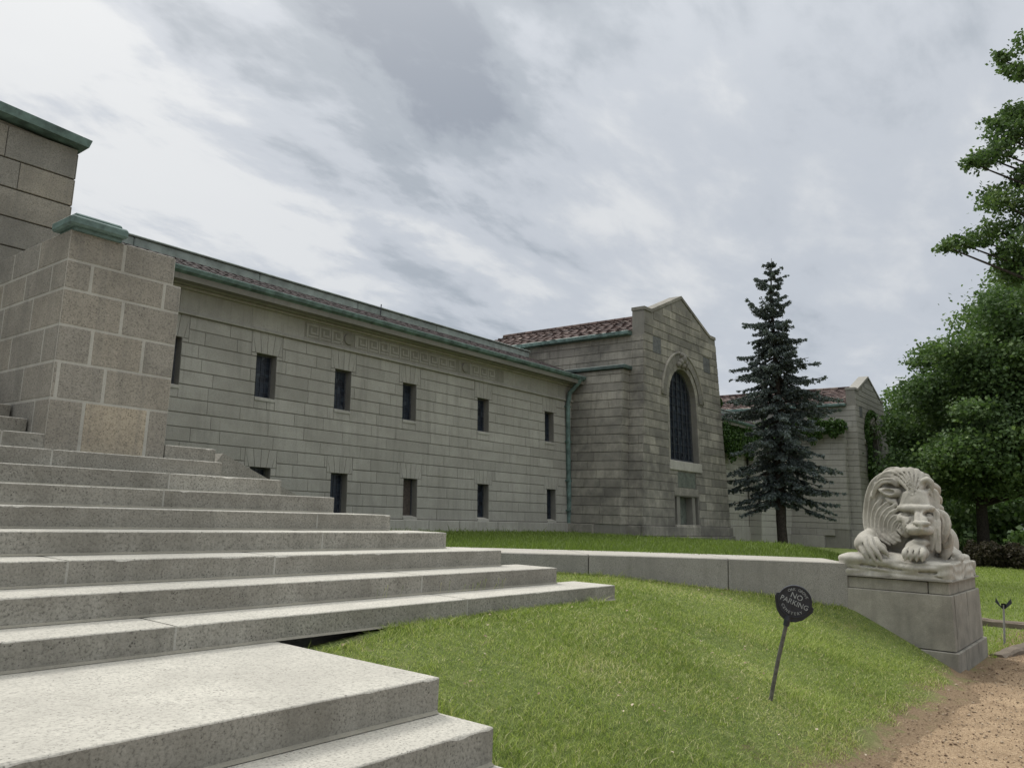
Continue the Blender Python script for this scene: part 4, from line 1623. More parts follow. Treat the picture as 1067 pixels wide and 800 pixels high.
        for ax_ in range(3):
            o = [q for q in range(3) if q != ax_]
            sl0 = [slice(None)] * 3
            sl1 = [slice(None)] * 3
            sl0[ax_] = slice(0, n[ax_] - 1)
            sl1[ax_] = slice(1, n[ax_])
            for q in o:
                sl0[q] = slice(1, n[q] - 1)
                sl1[q] = slice(1, n[q] - 1)
            A, B = neg[tuple(sl0)], neg[tuple(sl1)]
            e = np.argwhere(A != B)
            if not len(e):
                continue
            sgn = A[tuple(e.T)]
            base = e.copy()
            for q in o:
                base[:, q] += 1

            def g(d0, d1):
                p = base.copy()
                p[:, o[0]] -= d0
                p[:, o[1]] -= d1
                return ids[p[:, 0], p[:, 1], p[:, 2]]
            q4 = np.stack([g(1, 1), g(0, 1), g(0, 0), g(1, 0)], 1)
            flip = sgn if ax_ != 1 else ~sgn
            q4 = np.where(flip[:, None], q4, q4[:, ::-1])
            F.append(q4)
        return V, np.concatenate(F)


def lp(x, y, z):
    return (x, y, z)


# frames: x grows away from the path viewer (into the lion's body), y grows to the viewer's left, z from eye height
V_ = Volume((10.86, 1.78, -0.66), (13.0, 3.40, 0.84), 0.0105)


def rockfn(X, Y, Z):
    return 0.010 * np.sin(X * 9 + 2 * np.sin(Y * 5)) + 0.008 * np.sin(Y * 17 + X * 6 + Z * 14) + 0.005 * np.sin(Z * 55 + 3 * np.sin(Y * 6 + X * 4)) + 0.004 * np.sin(X * 31 + Y * 23)


# rough rock base under the lion
V_.box((11.01, 1.96, -0.66), (12.90, 3.27, -0.44), 0.02, 0.01, rockfn)
V_.ell((11.6, 2.75, -0.46), (0.62, 0.50, 0.13), 0.06)
V_.ell((12.1, 2.45, -0.46), (0.7, 0.42, 0.12), 0.06)
V_.ell((11.12, 3.08, -0.44), (0.16, 0.2, 0.08), 0.05)
V_.path([(11.04, 3.2, -0.47), (11.03, 2.9, -0.52), (11.02, 2.6, -0.53), (11.03, 2.2, -0.555), (11.05, 2.0, -0.56)], 0.014, 0.02, carve=True)
V_.path([(11.0, 3.2, -0.555), (11.01, 2.8, -0.585), (11.0, 2.45, -0.60), (11.01, 2.05, -0.61)], 0.010, 0.015, carve=True)
V_.path([(11.02, 2.62, -0.50), (11.01, 2.35, -0.515), (11.03, 2.12, -0.51)], 0.02, 0.03)
# body
V_.ell((12.15, 2.62, -0.12), (0.62, 0.36, 0.36), 0.05)
V_.ell((12.55, 2.60, -0.14), (0.34, 0.40, 0.33), 0.08)
V_.ell((12.42, 2.24, -0.22), (0.30, 0.15, 0.24), 0.05)
V_.ell((12.42, 2.98, -0.22), (0.30, 0.15, 0.24), 0.05)
V_.seg((12.3, 2.13, -0.37), (11.95, 2.04, -0.385), 0.075, 0.06, 0.04)
V_.seg((12.3, 3.10, -0.36), (11.95, 3.12, -0.38), 0.075, 0.06, 0.04)
V_.ell((11.9, 3.10, -0.37), (0.11, 0.075, 0.06), 0.03)
V_.path([(12.78, 2.6, -0.1), (12.86, 2.35, -0.35), (12.75, 2.08, -0.40), (12.45, 2.03, -0.41)], [0.05, 0.04, 0.04, 0.05], 0.03)
# right hind foot seen past the mane
V_.ell((11.98, 2.06, -0.34), (0.2, 0.075, 0.065), 0.03)
V_.path([(12.05, 2.20, -0.22), (11.95, 2.10, -0.31), (11.86, 2.02, -0.37), (11.80, 1.985, -0.40)], [0.075, 0.06, 0.05, 0.038], 0.03)
for j, yy in enumerate((1.955, 1.99, 2.03, 2.07)):
    V_.seg((11.92, yy + 0.012, -0.355), (11.80 - 0.012 * j, yy, -0.405), 0.026, 0.022, 0.008)
# chest and shoulders
V_.ell((11.78, 2.58, -0.1), (0.36, 0.40, 0.42), 0.06)
V_.ell((11.62, 2.97, -0.22), (0.24, 0.13, 0.2), 0.05)
V_.path([(11.75, 2.16, 0.02), (11.72, 2.105, -0.1), (11.75, 2.11, -0.25), (11.7, 2.14, -0.36)], [0.08, 0.075, 0.065, 0.05], 0.03)
# mane mass behind the face
V_.ell((11.70, 2.62, 0.12), (0.27, 0.42, 0.52), 0.05)
V_.ell((11.72, 2.52, 0.43), (0.23, 0.32, 0.27), 0.05)
V_.ell((11.70, 2.78, 0.34), (0.2, 0.21, 0.26), 0.05)
# front legs under the chin: forearm to the left paw, and the right paw crossed to the middle
V_.path([(11.7, 2.95, -0.2), (11.42, 3.0, -0.22), (11.2, 2.95, -0.24)], [0.15, 0.13, 0.11], 0.04)
V_.ell((11.20, 2.96, -0.25), (0.16, 0.15, 0.12), 0.04)
V_.ell((11.14, 2.85, -0.29), (0.13, 0.15, 0.09), 0.03)
TOES = [((11.16, 3.0, -0.19), (11.08, 2.985, -0.29), (11.02, 2.93, -0.37), (11.01, 2.895, -0.43)),
        ((11.13, 2.94, -0.17), (11.04, 2.915, -0.27), (10.99, 2.855, -0.36), (10.985, 2.81, -0.435)),
        ((11.12, 2.88, -0.17), (11.03, 2.84, -0.26), (10.98, 2.78, -0.345), (10.985, 2.735, -0.42)),
        ((11.13, 2.82, -0.18), (11.05, 2.765, -0.25), (11.01, 2.705, -0.31), (11.01, 2.66, -0.36))]
for tt_ in TOES:
    V_.path(tt_, [0.036, 0.040, 0.036, 0.024], 0.006)
    e_ = Vector(tt_[3])
    V_.seg(e_ + Vector((-0.012, -0.004, -0.008)), e_ + Vector((-0.004, -0.016, -0.042)), 0.016, 0.006, 0.003)
for ta, tb_ in zip(TOES, TOES[1:]):
    g_ = [(Vector(p) + Vector(q)) / 2 + Vector((-0.028, 0, 0.008)) for p, q in zip(ta, tb_)]
    V_.path(g_, [0.004, 0.011, 0.013, 0.012], 0.006, carve=True)
V_.path([(11.7, 2.45, -0.25), (11.4, 2.40, -0.30), (11.2, 2.36, -0.31)], [0.14, 0.13, 0.12], 0.04)
V_.ell((11.13, 2.35, -0.325), (0.14, 0.15, 0.09), 0.03)
V_.ell((11.02, 2.345, -0.425), (0.07, 0.14, 0.03), 0.01, carve=True)
for j, yy in enumerate((2.445, 2.382, 2.315, 2.25)):
    V_.path([(11.14, 2.345 + (yy - 2.345) * 0.7, -0.27), (11.03, yy, -0.315), (10.985, yy, -0.355), (10.99, yy, -0.395)], [0.04, 0.042, 0.036, 0.026], 0.010)
    V_.seg((10.965, yy, -0.395), (10.96, yy, -0.43), 0.017, 0.010, 0.004)
for yy in (2.413, 2.349, 2.282):
    V_.path([(11.06, yy, -0.27), (10.99, yy, -0.32), (10.95, yy, -0.37), (10.97, yy, -0.43)], [0.005, 0.010, 0.012, 0.012], 0.006, carve=True)
# ---- head
V_.ell((11.55, 2.40, 0.26), (0.20, 0.23, 0.27), 0.03)
V_.ell((11.47, 2.395, 0.32), (0.13, 0.21, 0.16), 0.03)
# broad forehead plane ending in a straight, undercut brow
V_.box((11.285, 2.185, 0.222), (11.60, 2.585, 0.50), 0.045, 0.03, lambda X, Y, Z: np.maximum(0, (Z - 0.222) * 0.42 - (X - 11.285)) * 0.92 + np.maximum(0, np.abs(Y - 2.375) - 0.17 + (Z - 0.25) * 0.5) * 0.7 - 0.006 * np.cos((Y - 2.375) * 22))
V_.ell((11.335, 2.36, 0.30), (0.05, 0.09, 0.09), 0.05)
V_.ell((11.42, 2.37, 0.05), (0.18, 0.19, 0.2), 0.04)                 # face block
V_.ell((11.37, 2.54, 0.09), (0.10, 0.075, 0.09), 0.03)               # left cheekbone
V_.path([(11.32, 2.53, 0.13), (11.27, 2.47, 0.08), (11.22, 2.43, 0.01), (11.2, 2.42, -0.06)], [0.04, 0.05, 0.05, 0.04], 0.02)
V_.ell((11.36, 2.215, 0.06), (0.12, 0.06, 0.12), 0.03)
V_.ell((11.28, 2.205, 0.09), (0.05, 0.04, 0.05), 0.02)
# nose bridge: a broad flat plane
V_.box((11.17, 2.262, 0.02), (11.36, 2.352, 0.20), 0.02, 0.02, lambda X, Y, Z: np.maximum(0, (Z - 0.02) * 0.62 - (X - 11.17)) * 0.9)
V_.path([(11.27, 2.335, 0.19), (11.19, 2.325, 0.11), (11.135, 2.31, 0.045)], [0.034, 0.036, 0.04], 0.015)
V_.path([(11.27, 2.28, 0.19), (11.19, 2.26, 0.11), (11.13, 2.235, 0.04)], [0.034, 0.036, 0.042], 0.015)
# straight overhanging brow
V_.path([(11.335, 2.575, 0.236), (11.30, 2.50, 0.228), (11.275, 2.41, 0.225), (11.265, 2.32, 0.225)], [0.022, 0.034, 0.038, 0.038], 0.03)
V_.path([(11.305, 2.168, 0.238), (11.28, 2.22, 0.230), (11.265, 2.32, 0.225)], [0.022, 0.034, 0.038], 0.03)
V_.ell((11.225, 2.475, 0.155), (0.11, 0.092, 0.040), 0.008, carve=True, rot=(0, 0, -0.35))   # eye sockets
V_.ell((11.205, 2.211, 0.160), (0.11, 0.058, 0.040), 0.008, carve=True)
V_.ell((11.325, 2.480, 0.146), (0.034, 0.046, 0.022), 0.005)
V_.ell((11.305, 2.218, 0.149), (0.034, 0.034, 0.022), 0.005)
V_.path([(11.30, 2.54, 0.125), (11.285, 2.48, 0.105), (11.27, 2.41, 0.11)], [0.014, 0.018, 0.018], 0.012)   # lower lids
V_.path([(11.25, 2.262, 0.12), (11.26, 2.215, 0.108), (11.28, 2.18, 0.12)], [0.014, 0.017, 0.014], 0.012)
# muzzle
V_.ell((11.20, 2.385, -0.045), (0.125, 0.085, 0.06), 0.03, rot=(0.45, 0, 0))
V_.ell((11.19, 2.215, -0.045), (0.12, 0.058, 0.058), 0.03, rot=(-0.3, 0, 0))
V_.ell((11.18, 2.30, -0.03), (0.12, 0.09, 0.075), 0.03)
V_.path([(11.13, 2.355, 0.045), (11.085, 2.27, 0.036), (11.11, 2.185, 0.040)], [0.024, 0.034, 0.024], 0.012)    # nose leather
V_.seg((11.085, 2.27, 0.02), (11.065, 2.262, -0.035), 0.034, 0.018, 0.012)
V_.ell((11.068, 2.318, 0.0), (0.028, 0.020, 0.013), 0.005, carve=True, rot=(0.5, 0, 0))
V_.ell((11.062, 2.212, 0.0), (0.028, 0.018, 0.013), 0.005, carve=True, rot=(-0.5, 0, 0))
V_.seg((11.045, 2.262, -0.045), (11.055, 2.265, -0.10), 0.006, 0.007, 0.005, carve=True)
V_.path([(11.19, 2.485, -0.165), (11.10, 2.43, -0.145), (11.065, 2.36, -0.118), (11.055, 2.265, -0.105), (11.065, 2.19, -0.112), (11.14, 2.14, -0.135)], [0.012, 0.02, 0.022, 0.018, 0.022, 0.012], 0.008, carve=True)
V_.ell((11.23, 2.315, -0.20), (0.115, 0.105, 0.055), 0.015)          # lower jaw on the paw
V_.ell((11.10, 2.31, -0.146), (0.10, 0.12, 0.026), 0.006, carve=True)
V_.box((11.14, 2.235, -0.245), (11.3, 2.40, -0.168), 0.02, 0.01)

V_.ell((11.33, 2.50, -0.04), (0.09, 0.085, 0.11), 0.03)
for j in range(4):                                                    # whisker folds beside the muzzle
    V_.path([(11.13 + 0.02 * j, 2.415 + 0.022 * j, 0.00 - 0.02 * j), (11.12 + 0.022 * j, 2.44 + 0.018 * j, -0.045 - 0.016 * j), (11.14 + 0.022 * j, 2.44 + 0.014 * j, -0.09 - 0.012 * j)], 0.006, 0.006, carve=True)
V_.path([(11.235, 2.40, 0.10), (11.19, 2.435, 0.02), (11.20, 2.47, -0.06), (11.22, 2.475, -0.14)], [0.008, 0.018, 0.02, 0.014], 0.012, carve=True)   # furrow from nose to lip
V_.path([(11.215, 2.225, 0.10), (11.18, 2.165, 0.02), (11.20, 2.150, -0.08)], [0.008, 0.014, 0.014], 0.012, carve=True)
V_.path([(11.30, 2.56, 0.06), (11.26, 2.53, -0.03), (11.27, 2.52, -0.13)], [0.010, 0.016, 0.012], 0.010, carve=True)
# ears
V_.path([(11.44, 2.60, 0.43), (11.41, 2.68, 0.43), (11.41, 2.76, 0.45), (11.43, 2.83, 0.475)], [0.055, 0.062, 0.045, 0.012], 0.01)
V_.ell((11.36, 2.705, 0.445), (0.045, 0.08, 0.035), 0.008, carve=True, rot=(0.15, 0, 0))
V_.ell((11.45, 2.72, 0.53), (0.14, 0.11, 0.042), 0.008, carve=True, rot=(0.12, 0, 0))
V_.path([(11.42, 2.318, 0.50), (11.41, 2.29, 0.58), (11.40, 2.235, 0.605), (11.40, 2.19, 0.57), (11.41, 2.185, 0.49)], [0.026, 0.032, 0.034, 0.032, 0.02], 0.01)
V_.ell((11.37, 2.243, 0.525), (0.07, 0.034, 0.045), 0.008, carve=True)
MANE = [
    ([(11.62, 2.82, 0.664), (11.62, 2.927, 0.566), (11.63, 2.997, 0.413), (11.64, 3.034, 0.216), (11.63, 3.046, 0.041), (11.58, 3.03, -0.11)], [0.045, 0.05, 0.05, 0.052, 0.05, 0.035]),
    ([(11.54, 2.856, 0.541), (11.54, 2.923, 0.399), (11.56, 2.959, 0.237), (11.57, 2.984, 0.064), (11.53, 2.969, -0.086)], [0.03, 0.045, 0.045, 0.045, 0.03]),
    ([(11.48, 2.818, 0.345), (11.49, 2.88, 0.237), (11.5, 2.917, 0.108), (11.5, 2.922, -0.02), (11.45, 2.883, -0.114)], [0.025, 0.04, 0.042, 0.042, 0.03]),
    ([(11.4, 2.631, 0.335), (11.43, 2.739, 0.271), (11.45, 2.823, 0.184), (11.46, 2.864, 0.077), (11.44, 2.863, -0.039), (11.4, 2.817, -0.132)], [0.018, 0.035, 0.04, 0.04, 0.038, 0.028]),
    ([(11.36, 2.604, 0.278), (11.39, 2.702, 0.207), (11.41, 2.78, 0.121), (11.42, 2.811, 0.005), (11.4, 2.79, -0.11), (11.35, 2.709, -0.2)], [0.018, 0.032, 0.034, 0.034, 0.032, 0.022]),
    ([(11.34, 2.583, 0.219), (11.37, 2.67, 0.155), (11.38, 2.731, 0.07), (11.39, 2.753, -0.036), (11.36, 2.715, -0.138), (11.31, 2.622, -0.212)], [0.018, 0.03, 0.032, 0.032, 0.03, 0.02]),
    ([(11.33, 2.549, 0.137), (11.35, 2.628, 0.11), (11.36, 2.684, 0.04), (11.36, 2.696, -0.054), (11.33, 2.653, -0.139), (11.29, 2.565, -0.193)], [0.016, 0.028, 0.03, 0.03, 0.028, 0.018]),
    ([(11.3, 2.503, 0.072), (11.33, 2.587, 0.057), (11.34, 2.635, -0.006), (11.33, 2.631, -0.081), (11.29, 2.571, -0.144)], [0.016, 0.026, 0.028, 0.026, 0.016]),
    ([(11.29, 2.484, 0.026), (11.31, 2.546, 0.009), (11.31, 2.577, -0.046), (11.27, 2.532, -0.105)], [0.014, 0.024, 0.026, 0.018]),
    ([(11.42, 2.85, -0.092), (11.36, 2.749, -0.156), (11.31, 2.643, -0.238)], [0.02, 0.026, 0.012]),
    ([(11.44, 2.887, -0.125), (11.38, 2.794, -0.183), (11.33, 2.696, -0.251)], [0.02, 0.026, 0.012]),
    ([(11.45, 2.605, 0.538), (11.43, 2.677, 0.59), (11.43, 2.777, 0.583), (11.46, 2.868, 0.511), (11.5, 2.934, 0.37)], [0.03, 0.034, 0.034, 0.032, 0.02]),
    ([(11.48, 2.54, 0.593), (11.5, 2.64, 0.672), (11.53, 2.757, 0.674), (11.56, 2.859, 0.607)], [0.035, 0.045, 0.045, 0.03]),
    ([(11.52, 2.507, 0.669), (11.55, 2.61, 0.731), (11.58, 2.727, 0.725), (11.6, 2.804, 0.685)], [0.035, 0.045, 0.045, 0.03]),
    ([(11.38, 2.618, 0.299), (11.4, 2.69, 0.323), (11.42, 2.743, 0.361)], [0.02, 0.026, 0.015]),
    ([(11.44, 2.231, 0.461), (11.46, 2.169, 0.438), (11.47, 2.161, 0.325), (11.45, 2.15, 0.233)], [0.03, 0.045, 0.045, 0.03]),
    ([(11.33, 2.192, 0.229), (11.34, 2.136, 0.18), (11.33, 2.134, 0.089), (11.32, 2.155, 0.008)], [0.03, 0.036, 0.036, 0.03]),
    ([(11.3, 2.163, 0.067), (11.28, 2.174, -0.034), (11.27, 2.182, -0.154), (11.27, 2.195, -0.284)], [0.03, 0.028, 0.03, 0.02]),
    ([(11.31, 2.113, 0.069), (11.29, 2.118, -0.031), (11.28, 2.122, -0.151), (11.28, 2.125, -0.29)], [0.03, 0.03, 0.033, 0.03]),
    ([(11.42, 2.137, 0.202), (11.42, 2.066, 0.153), (11.42, 2.04, 0.043), (11.42, 2.064, -0.079), (11.42, 2.095, -0.19)], [0.03, 0.045, 0.05, 0.045, 0.02]),
    ([(11.6, 2.089, -0.029), (11.6, 2.05, -0.108), (11.6, 2.06, -0.19), (11.6, 2.108, -0.233)], [0.04, 0.045, 0.04, 0.03]),
]
TUFT = [
    ([(11.56, 2.77, 0.704), (11.48, 2.636, 0.656), (11.4, 2.505, 0.546), (11.335, 2.427, 0.419)], [0.05, 0.042, 0.03, 0.012]),
    ([(11.55, 2.699, 0.736), (11.46, 2.572, 0.676), (11.385, 2.472, 0.556), (11.33, 2.419, 0.415)], [0.05, 0.042, 0.03, 0.012]),
    ([(11.53, 2.614, 0.751), (11.44, 2.512, 0.681), (11.375, 2.447, 0.556), (11.325, 2.41, 0.409)], [0.05, 0.042, 0.03, 0.012]),
    ([(11.52, 2.533, 0.759), (11.43, 2.458, 0.674), (11.37, 2.425, 0.556), (11.32, 2.403, 0.404)], [0.05, 0.042, 0.03, 0.012]),
    ([(11.52, 2.454, 0.76), (11.43, 2.41, 0.664), (11.37, 2.4, 0.545), (11.32, 2.398, 0.404)], [0.05, 0.042, 0.03, 0.012]),
    ([(11.53, 2.389, 0.743), (11.44, 2.367, 0.654), (11.375, 2.373, 0.535), (11.325, 2.391, 0.409)], [0.05, 0.042, 0.03, 0.012]),
    ([(11.54, 2.335, 0.701), (11.45, 2.326, 0.619), (11.38, 2.345, 0.519), (11.33, 2.384, 0.415)], [0.05, 0.042, 0.03, 0.012]),
    ([(11.54, 2.295, 0.649), (11.46, 2.298, 0.571), (11.39, 2.323, 0.495), (11.335, 2.376, 0.422)], [0.05, 0.042, 0.03, 0.012]),
]

for pts_, rad_ in MANE:
    V_.path(pts_, [q * 1.02 for q in rad_], 0.010)
    for sd_ in (-1, 1):              # each lock is cut into finer strands
        st_ = []
        for i_, p_ in enumerate(pts_):
            a_ = Vector(pts_[min(i_ + 1, len(pts_) - 1)]) - Vector(pts_[max(i_ - 1, 0)])
            o_ = a_.cross(Vector((1, 0, 0))).normalized() * rad_[i_] * 0.62 * sd_
            st_.append(Vector(p_) + o_ + Vector((-0.62 * rad_[i_], 0, 0)))
        V_.path(st_, [q * 0.46 for q in rad_], 0.004, sub=6)
for pts_, rad_ in MANE:          # a chiselled line along each lock
    m_ = max(rad_)
    if len(pts_) < 4:
        continue
    V_.path([(p[0] - q * 1.0, p[1] + 0.2 * q, p[2] + 0.1 * q) for p, q in zip(pts_, rad_)][1:-1], 0.006, 0.006, carve=True, sub=8)
TUFT = [([(p[0], p[1], p[2] - 0.035 * (1 - i / 3)) for i, p in enumerate(a)], b) for a, b in TUFT]
for pts_, rad_ in TUFT:
    V_.path([(pts_[0][0] + 0.16, pts_[0][1] + 0.02, pts_[0][2] - 0.10)] + list(pts_), [0.05] + list(rad_), 0.012, sub=7)
for (pa_, ra_), (pb2_, rb2_) in zip(TUFT, TUFT[1:]):
    V_.path([((p[0] + q[0]) / 2 - 0.8 * r_, (p[1] + q[1]) / 2, (p[2] + q[2]) / 2 + 0.35 * r_) for p, q, r_ in zip(pa_, pb2_, ra_)], [0.006, 0.007, 0.006, 0.004], 0.008, carve=True, sub=8)
for dy in (-0.016, 0.018):
    V_.path([(11.27, 2.118 + dy, 0.06), (11.25, 2.12 + dy, -0.05), (11.24, 2.122 + dy, -0.16), (11.24, 2.125 + dy, -0.27)], 0.005, 0.004, carve=True)
# mane running back over the neck and shoulders, for the sides one steps round to
for s in (0, 1):
    for j in range(6):
        zz = 0.55 - 0.13 * j
        yy = (2.93 + 0.03 * sin(j)) if s else (2.22 - 0.02 * j * 0.6)
        sg_ = 1 if s else -1
        V_.path([(11.60, yy - 0.03 * sg_, zz), (11.74, yy + 0.02 * sg_, zz - 0.05), (11.88, yy - 0.02 * sg_, zz - 0.13), (12.0, yy - 0.10 * sg_, zz - 0.17)], [0.05, 0.055, 0.045, 0.02], 0.008)
for j in range(5):
    V_.path([(11.62, 2.30 + 0.13 * j, 0.64), (11.8, 2.32 + 0.12 * j, 0.55), (11.95, 2.36 + 0.10 * j, 0.36), (12.05, 2.4 + 0.09 * j, 0.2)], [0.06, 0.065, 0.055, 0.02], 0.01)

gX, gY, gZ = np.meshgrid(*V_.ax, indexing='ij', sparse=True)
V_.D += (0.0016 * (np.sin(gX * 61 + 3 * np.sin(gY * 23)) * np.sin(gY * 53 + 2 * np.sin(gZ * 31)) * np.sin(gZ * 67 + 2 * np.sin(gX * 29)) + 0.6 * np.sin(gX * 131) * np.sin(gY * 127 + gZ * 40) * np.sin(gZ * 139))).astype(np.float32)
VV, FF = V_.skin()
LO = np.array((12.0, 2.6, -0.645))
lion_me = fast_mesh('stone_lion', VV - LO, 4, FF.ravel(), np.full(len(FF), 0.5), M['limestone'], True)
lion = link_mesh('stone_lion', lion_me, None, LO)
tag(lion, 'weathered pale stone lion resting its head over its crossed paws on the granite pedestal', 'statue')

# ------------------------------------------------------------------ kerbs and far things


def rough_bar(name, pts, w, h, label, cat, mat, seed=1, group=None, seg=0.12):
    """a rough stone kerb following pts (x, y, ztop)"""
    rd = random.Random(seed)
    P = []
    for (a, b) in zip(pts, pts[1:]):
        A, B = Vector(a), Vector(b)
        n = max(1, int((B - A).length / seg))
        P += [A.lerp(B, i / n) for i in range(n)]
    P.append(Vector(pts[-1]))
    mb = MB()
    vs = []
    for i, p in enumerate(P):
        d = (P[min(i + 1, len(P) - 1)] - P[max(i - 1, 0)])
        d.z = 0
        d.normalize()
        nn = Vector((-d.y, d.x, 0))
        for (o_, z_) in ((-0.5, -h * 1.6), (-0.5, -0.25 * h), (-0.33, 0), (0.33, 0), (0.5, -0.25 * h), (0.5, -h * 1.6)):
            j = rd.uniform(-1, 1)
            q = p + nn * (o_ * w + 0.05 * w * j)
            vs.append((q.x, q.y, p.z + z_ + 0.05 * h * rd.uniform(-1, 1)))
    fs = []
    for i in range(len(P) - 1):
        for j in range(5):
            fs.append((i * 6 + j, (i + 1) * 6 + j, (i + 1) * 6 + j + 1, i * 6 + j + 1))
    fs += [tuple(range(6)), tuple((len(P) - 1) * 6 + j for j in range(5, -1, -1))]
    mb.solid(vs, fs, 0.5)
    o = mb.build(name, mat, None, (pts[0][0], pts[0][1], pts[0][2] - h))
    tag(o, label, cat, group)
    return o


rough_bar('stone_kerb', [(13.05, 1.80, -1.70), (13.6, 1.68, -1.66), (14.6, 1.52, -1.65), (16.0, 1.35, -1.62), (17.5, 1.2, -1.62), (30, 0.2, -1.6)], 0.2, 0.12,
          'broken brown stone kerb running right from the foot of the lion pedestal', 'kerb', M['kerbstone'], 2, 'brown stone kerbs')
rough_bar('stone_kerb', [(16.9, 5.5, -1.6), (17.0, 3.0, -1.6), (17.1, 1.9, -1.62), (17.6, 0.6, -1.62), (19, -3, -1.62)], 0.22, 0.14,
          'dark level kerb crossing the grass behind the small stake', 'kerb', M['kerbstone'], 3, 'brown stone kerbs')

mp = MB()
mp.box(38.1, 38.4, 5.02, 5.4, -1.66, -1.12, 0.5, 0.03)
mp.box(38.0, 38.5, 4.95, 5.47, -1.7, -1.6, 0.4, 0.02)
o = mp.build('marker_post', M['post'], None, (38.25, 5.2, -1.66))
tag(o, 'small pale stone marker at the foot of the dark tree trunk', 'marker')

# ------------------------------------------------------------------ signs


def text_mesh(ch, size):
    cu = bpy.data.curves.new('t', 'FONT')
    cu.body = ch
    cu.size = size
    cu.align_x = 'CENTER'
    cu.align_y = 'CENTER'
    cu.extrude = 0.0015
    cu.resolution_u = 2
    ob = bpy.data.objects.new('t', cu)
    scene.collection.objects.link(ob)
    dg = bpy.context.evaluated_depsgraph_get()
    me = bpy.data.meshes.new_from_object(ob.evaluated_get(dg))
    vs = [tuple(v.co) for v in me.vertices]
    fs = [tuple(p.vertices) for p in me.polygons]
    bpy.data.objects.remove(ob)
    bpy.data.curves.remove(cu)
    bpy.data.meshes.remove(me)
    return vs, fs


SB = Vector((6.60, 2.54, -1.44))
sign = thing('parking_sign', 'round black cast NO PARKING sign on a leaning grey pole in the grass', 'sign', SB)
# plaque frame: normal faces the viewer on the path, text turned clockwise as the pole leans
nS = Vector((-0.93, -0.34, -0.12)).normalized()
rS = Vector((0, 0, 1)).cross(nS).normalized()
uS = nS.cross(rS).normalized()
ang = R_(-22)
rS2 = rS * cos(ang) + uS * sin(ang)
uS2 = -rS * sin(ang) + uS * cos(ang)
CP = Vector((6.60, 2.312, -0.64))


def pp(a, b, d):
    q = CP + rS2 * a + uS2 * b + nS * d
    return (q.x, q.y, q.z)


pm = MB()
neck = CP + uS2 * -0.155 + rS2 * 0.0
pm.tube([SB + Vector((0, 0.012, -0.12)), SB.lerp(neck, 0.5), neck], [0.0165, 0.0165, 0.0155], 12)
pm.build('pole', M['pole'], sign, SB, smooth=False)
nk = MB()
nk.tube([neck + (SB - neck).normalized() * 0.05, neck, CP + uS2 * -0.12], [0.024, 0.026, 0.02], 12)
nk.build('socket', M['iron'], sign, SB)
pq = MB()
RR = 0.132
TH = 0.011
skirt = [(0.152, 0.012), (0.155, -0.02), (0.138, -0.055), (0.108, -0.11), (0.065, -0.148), (0.022, -0.166), (-0.022, -0.166), (-0.065, -0.148), (-0.108, -0.11), (-0.138, -0.055), (-0.155, -0.02), (-0.152, 0.012), (-0.12, 0.03), (0.12, 0.03)]
ns_ = len(skirt)
pq.solid([pp(a, b, -TH * 1.2) for a, b in skirt] + [pp(a, b, -0.0005) for a, b in skirt],
         [tuple(range(ns_)), tuple(range(2 * ns_ - 1, ns_ - 1, -1))] + [(i, (i + 1) % ns_, ns_ + (i + 1) % ns_, ns_ + i) for i in range(ns_)], 0.5)
nd = 48
circ = [(cos(2 * pi * i / nd), 0.006 + sin(2 * pi * i / nd)) for i in range(nd)]
lay = [(RR, -TH * 1.1), (RR, TH * .7), (RR * 0.975, TH), (RR * 0.94, TH), (RR * 0.925, TH * 0.45)]
vs = [pp(a * r_, (b - 0.006) * r_ + 0.006, d_) for r_, d_ in lay for a, b in circ]
fs = [tuple(range(nd - 1, -1, -1))]
for r in range(4):
    for i in range(nd):
        j = (i + 1) % nd
        fs.append((r * nd + i, r * nd + j, (r + 1) * nd + j, (r + 1) * nd + i))
fs.append(tuple(4 * nd + i for i in range(nd)))
pq.solid(vs, fs, 0.5)
plq = pq.build('plaque', M['iron'], sign, SB)
lt = MB()


def put(ch, x, y, rot, size, sx=1.0):
    v, f = text_mesh(ch, size)
    vv = []
    for (a, b, c) in v:
        a *= sx
        a2, b2 = a * cos(rot) - b * sin(rot), a * sin(rot) + b * cos(rot)
        vv.append(pp(x + a2, y + b2, TH * 0.45 + 0.0018 + c))
    lt.solid(vv, f, 0.5)


put('NO', 0.0, 0.048, 0, 0.062)
put('PARKING', 0.0, -0.006, 0, 0.058, 0.93)
for i, ch in enumerate('OAK GROVE'):
    if ch == ' ':
        continue
    a = R_(90 + 46 - 92 * i / 8)
    put(ch, 0.098 * cos(a), 0.006 + 0.098 * sin(a), a - pi / 2, 0.031)
for i, ch in enumerate('CEMETERY'):
    a = R_(-90 - 50 + 100 * i / 7)
    put(ch, 0.098 * cos(a), 0.006 + 0.098 * sin(a), a + pi / 2, 0.031)
lt.build('lettering', M['letter'], plq, SB)

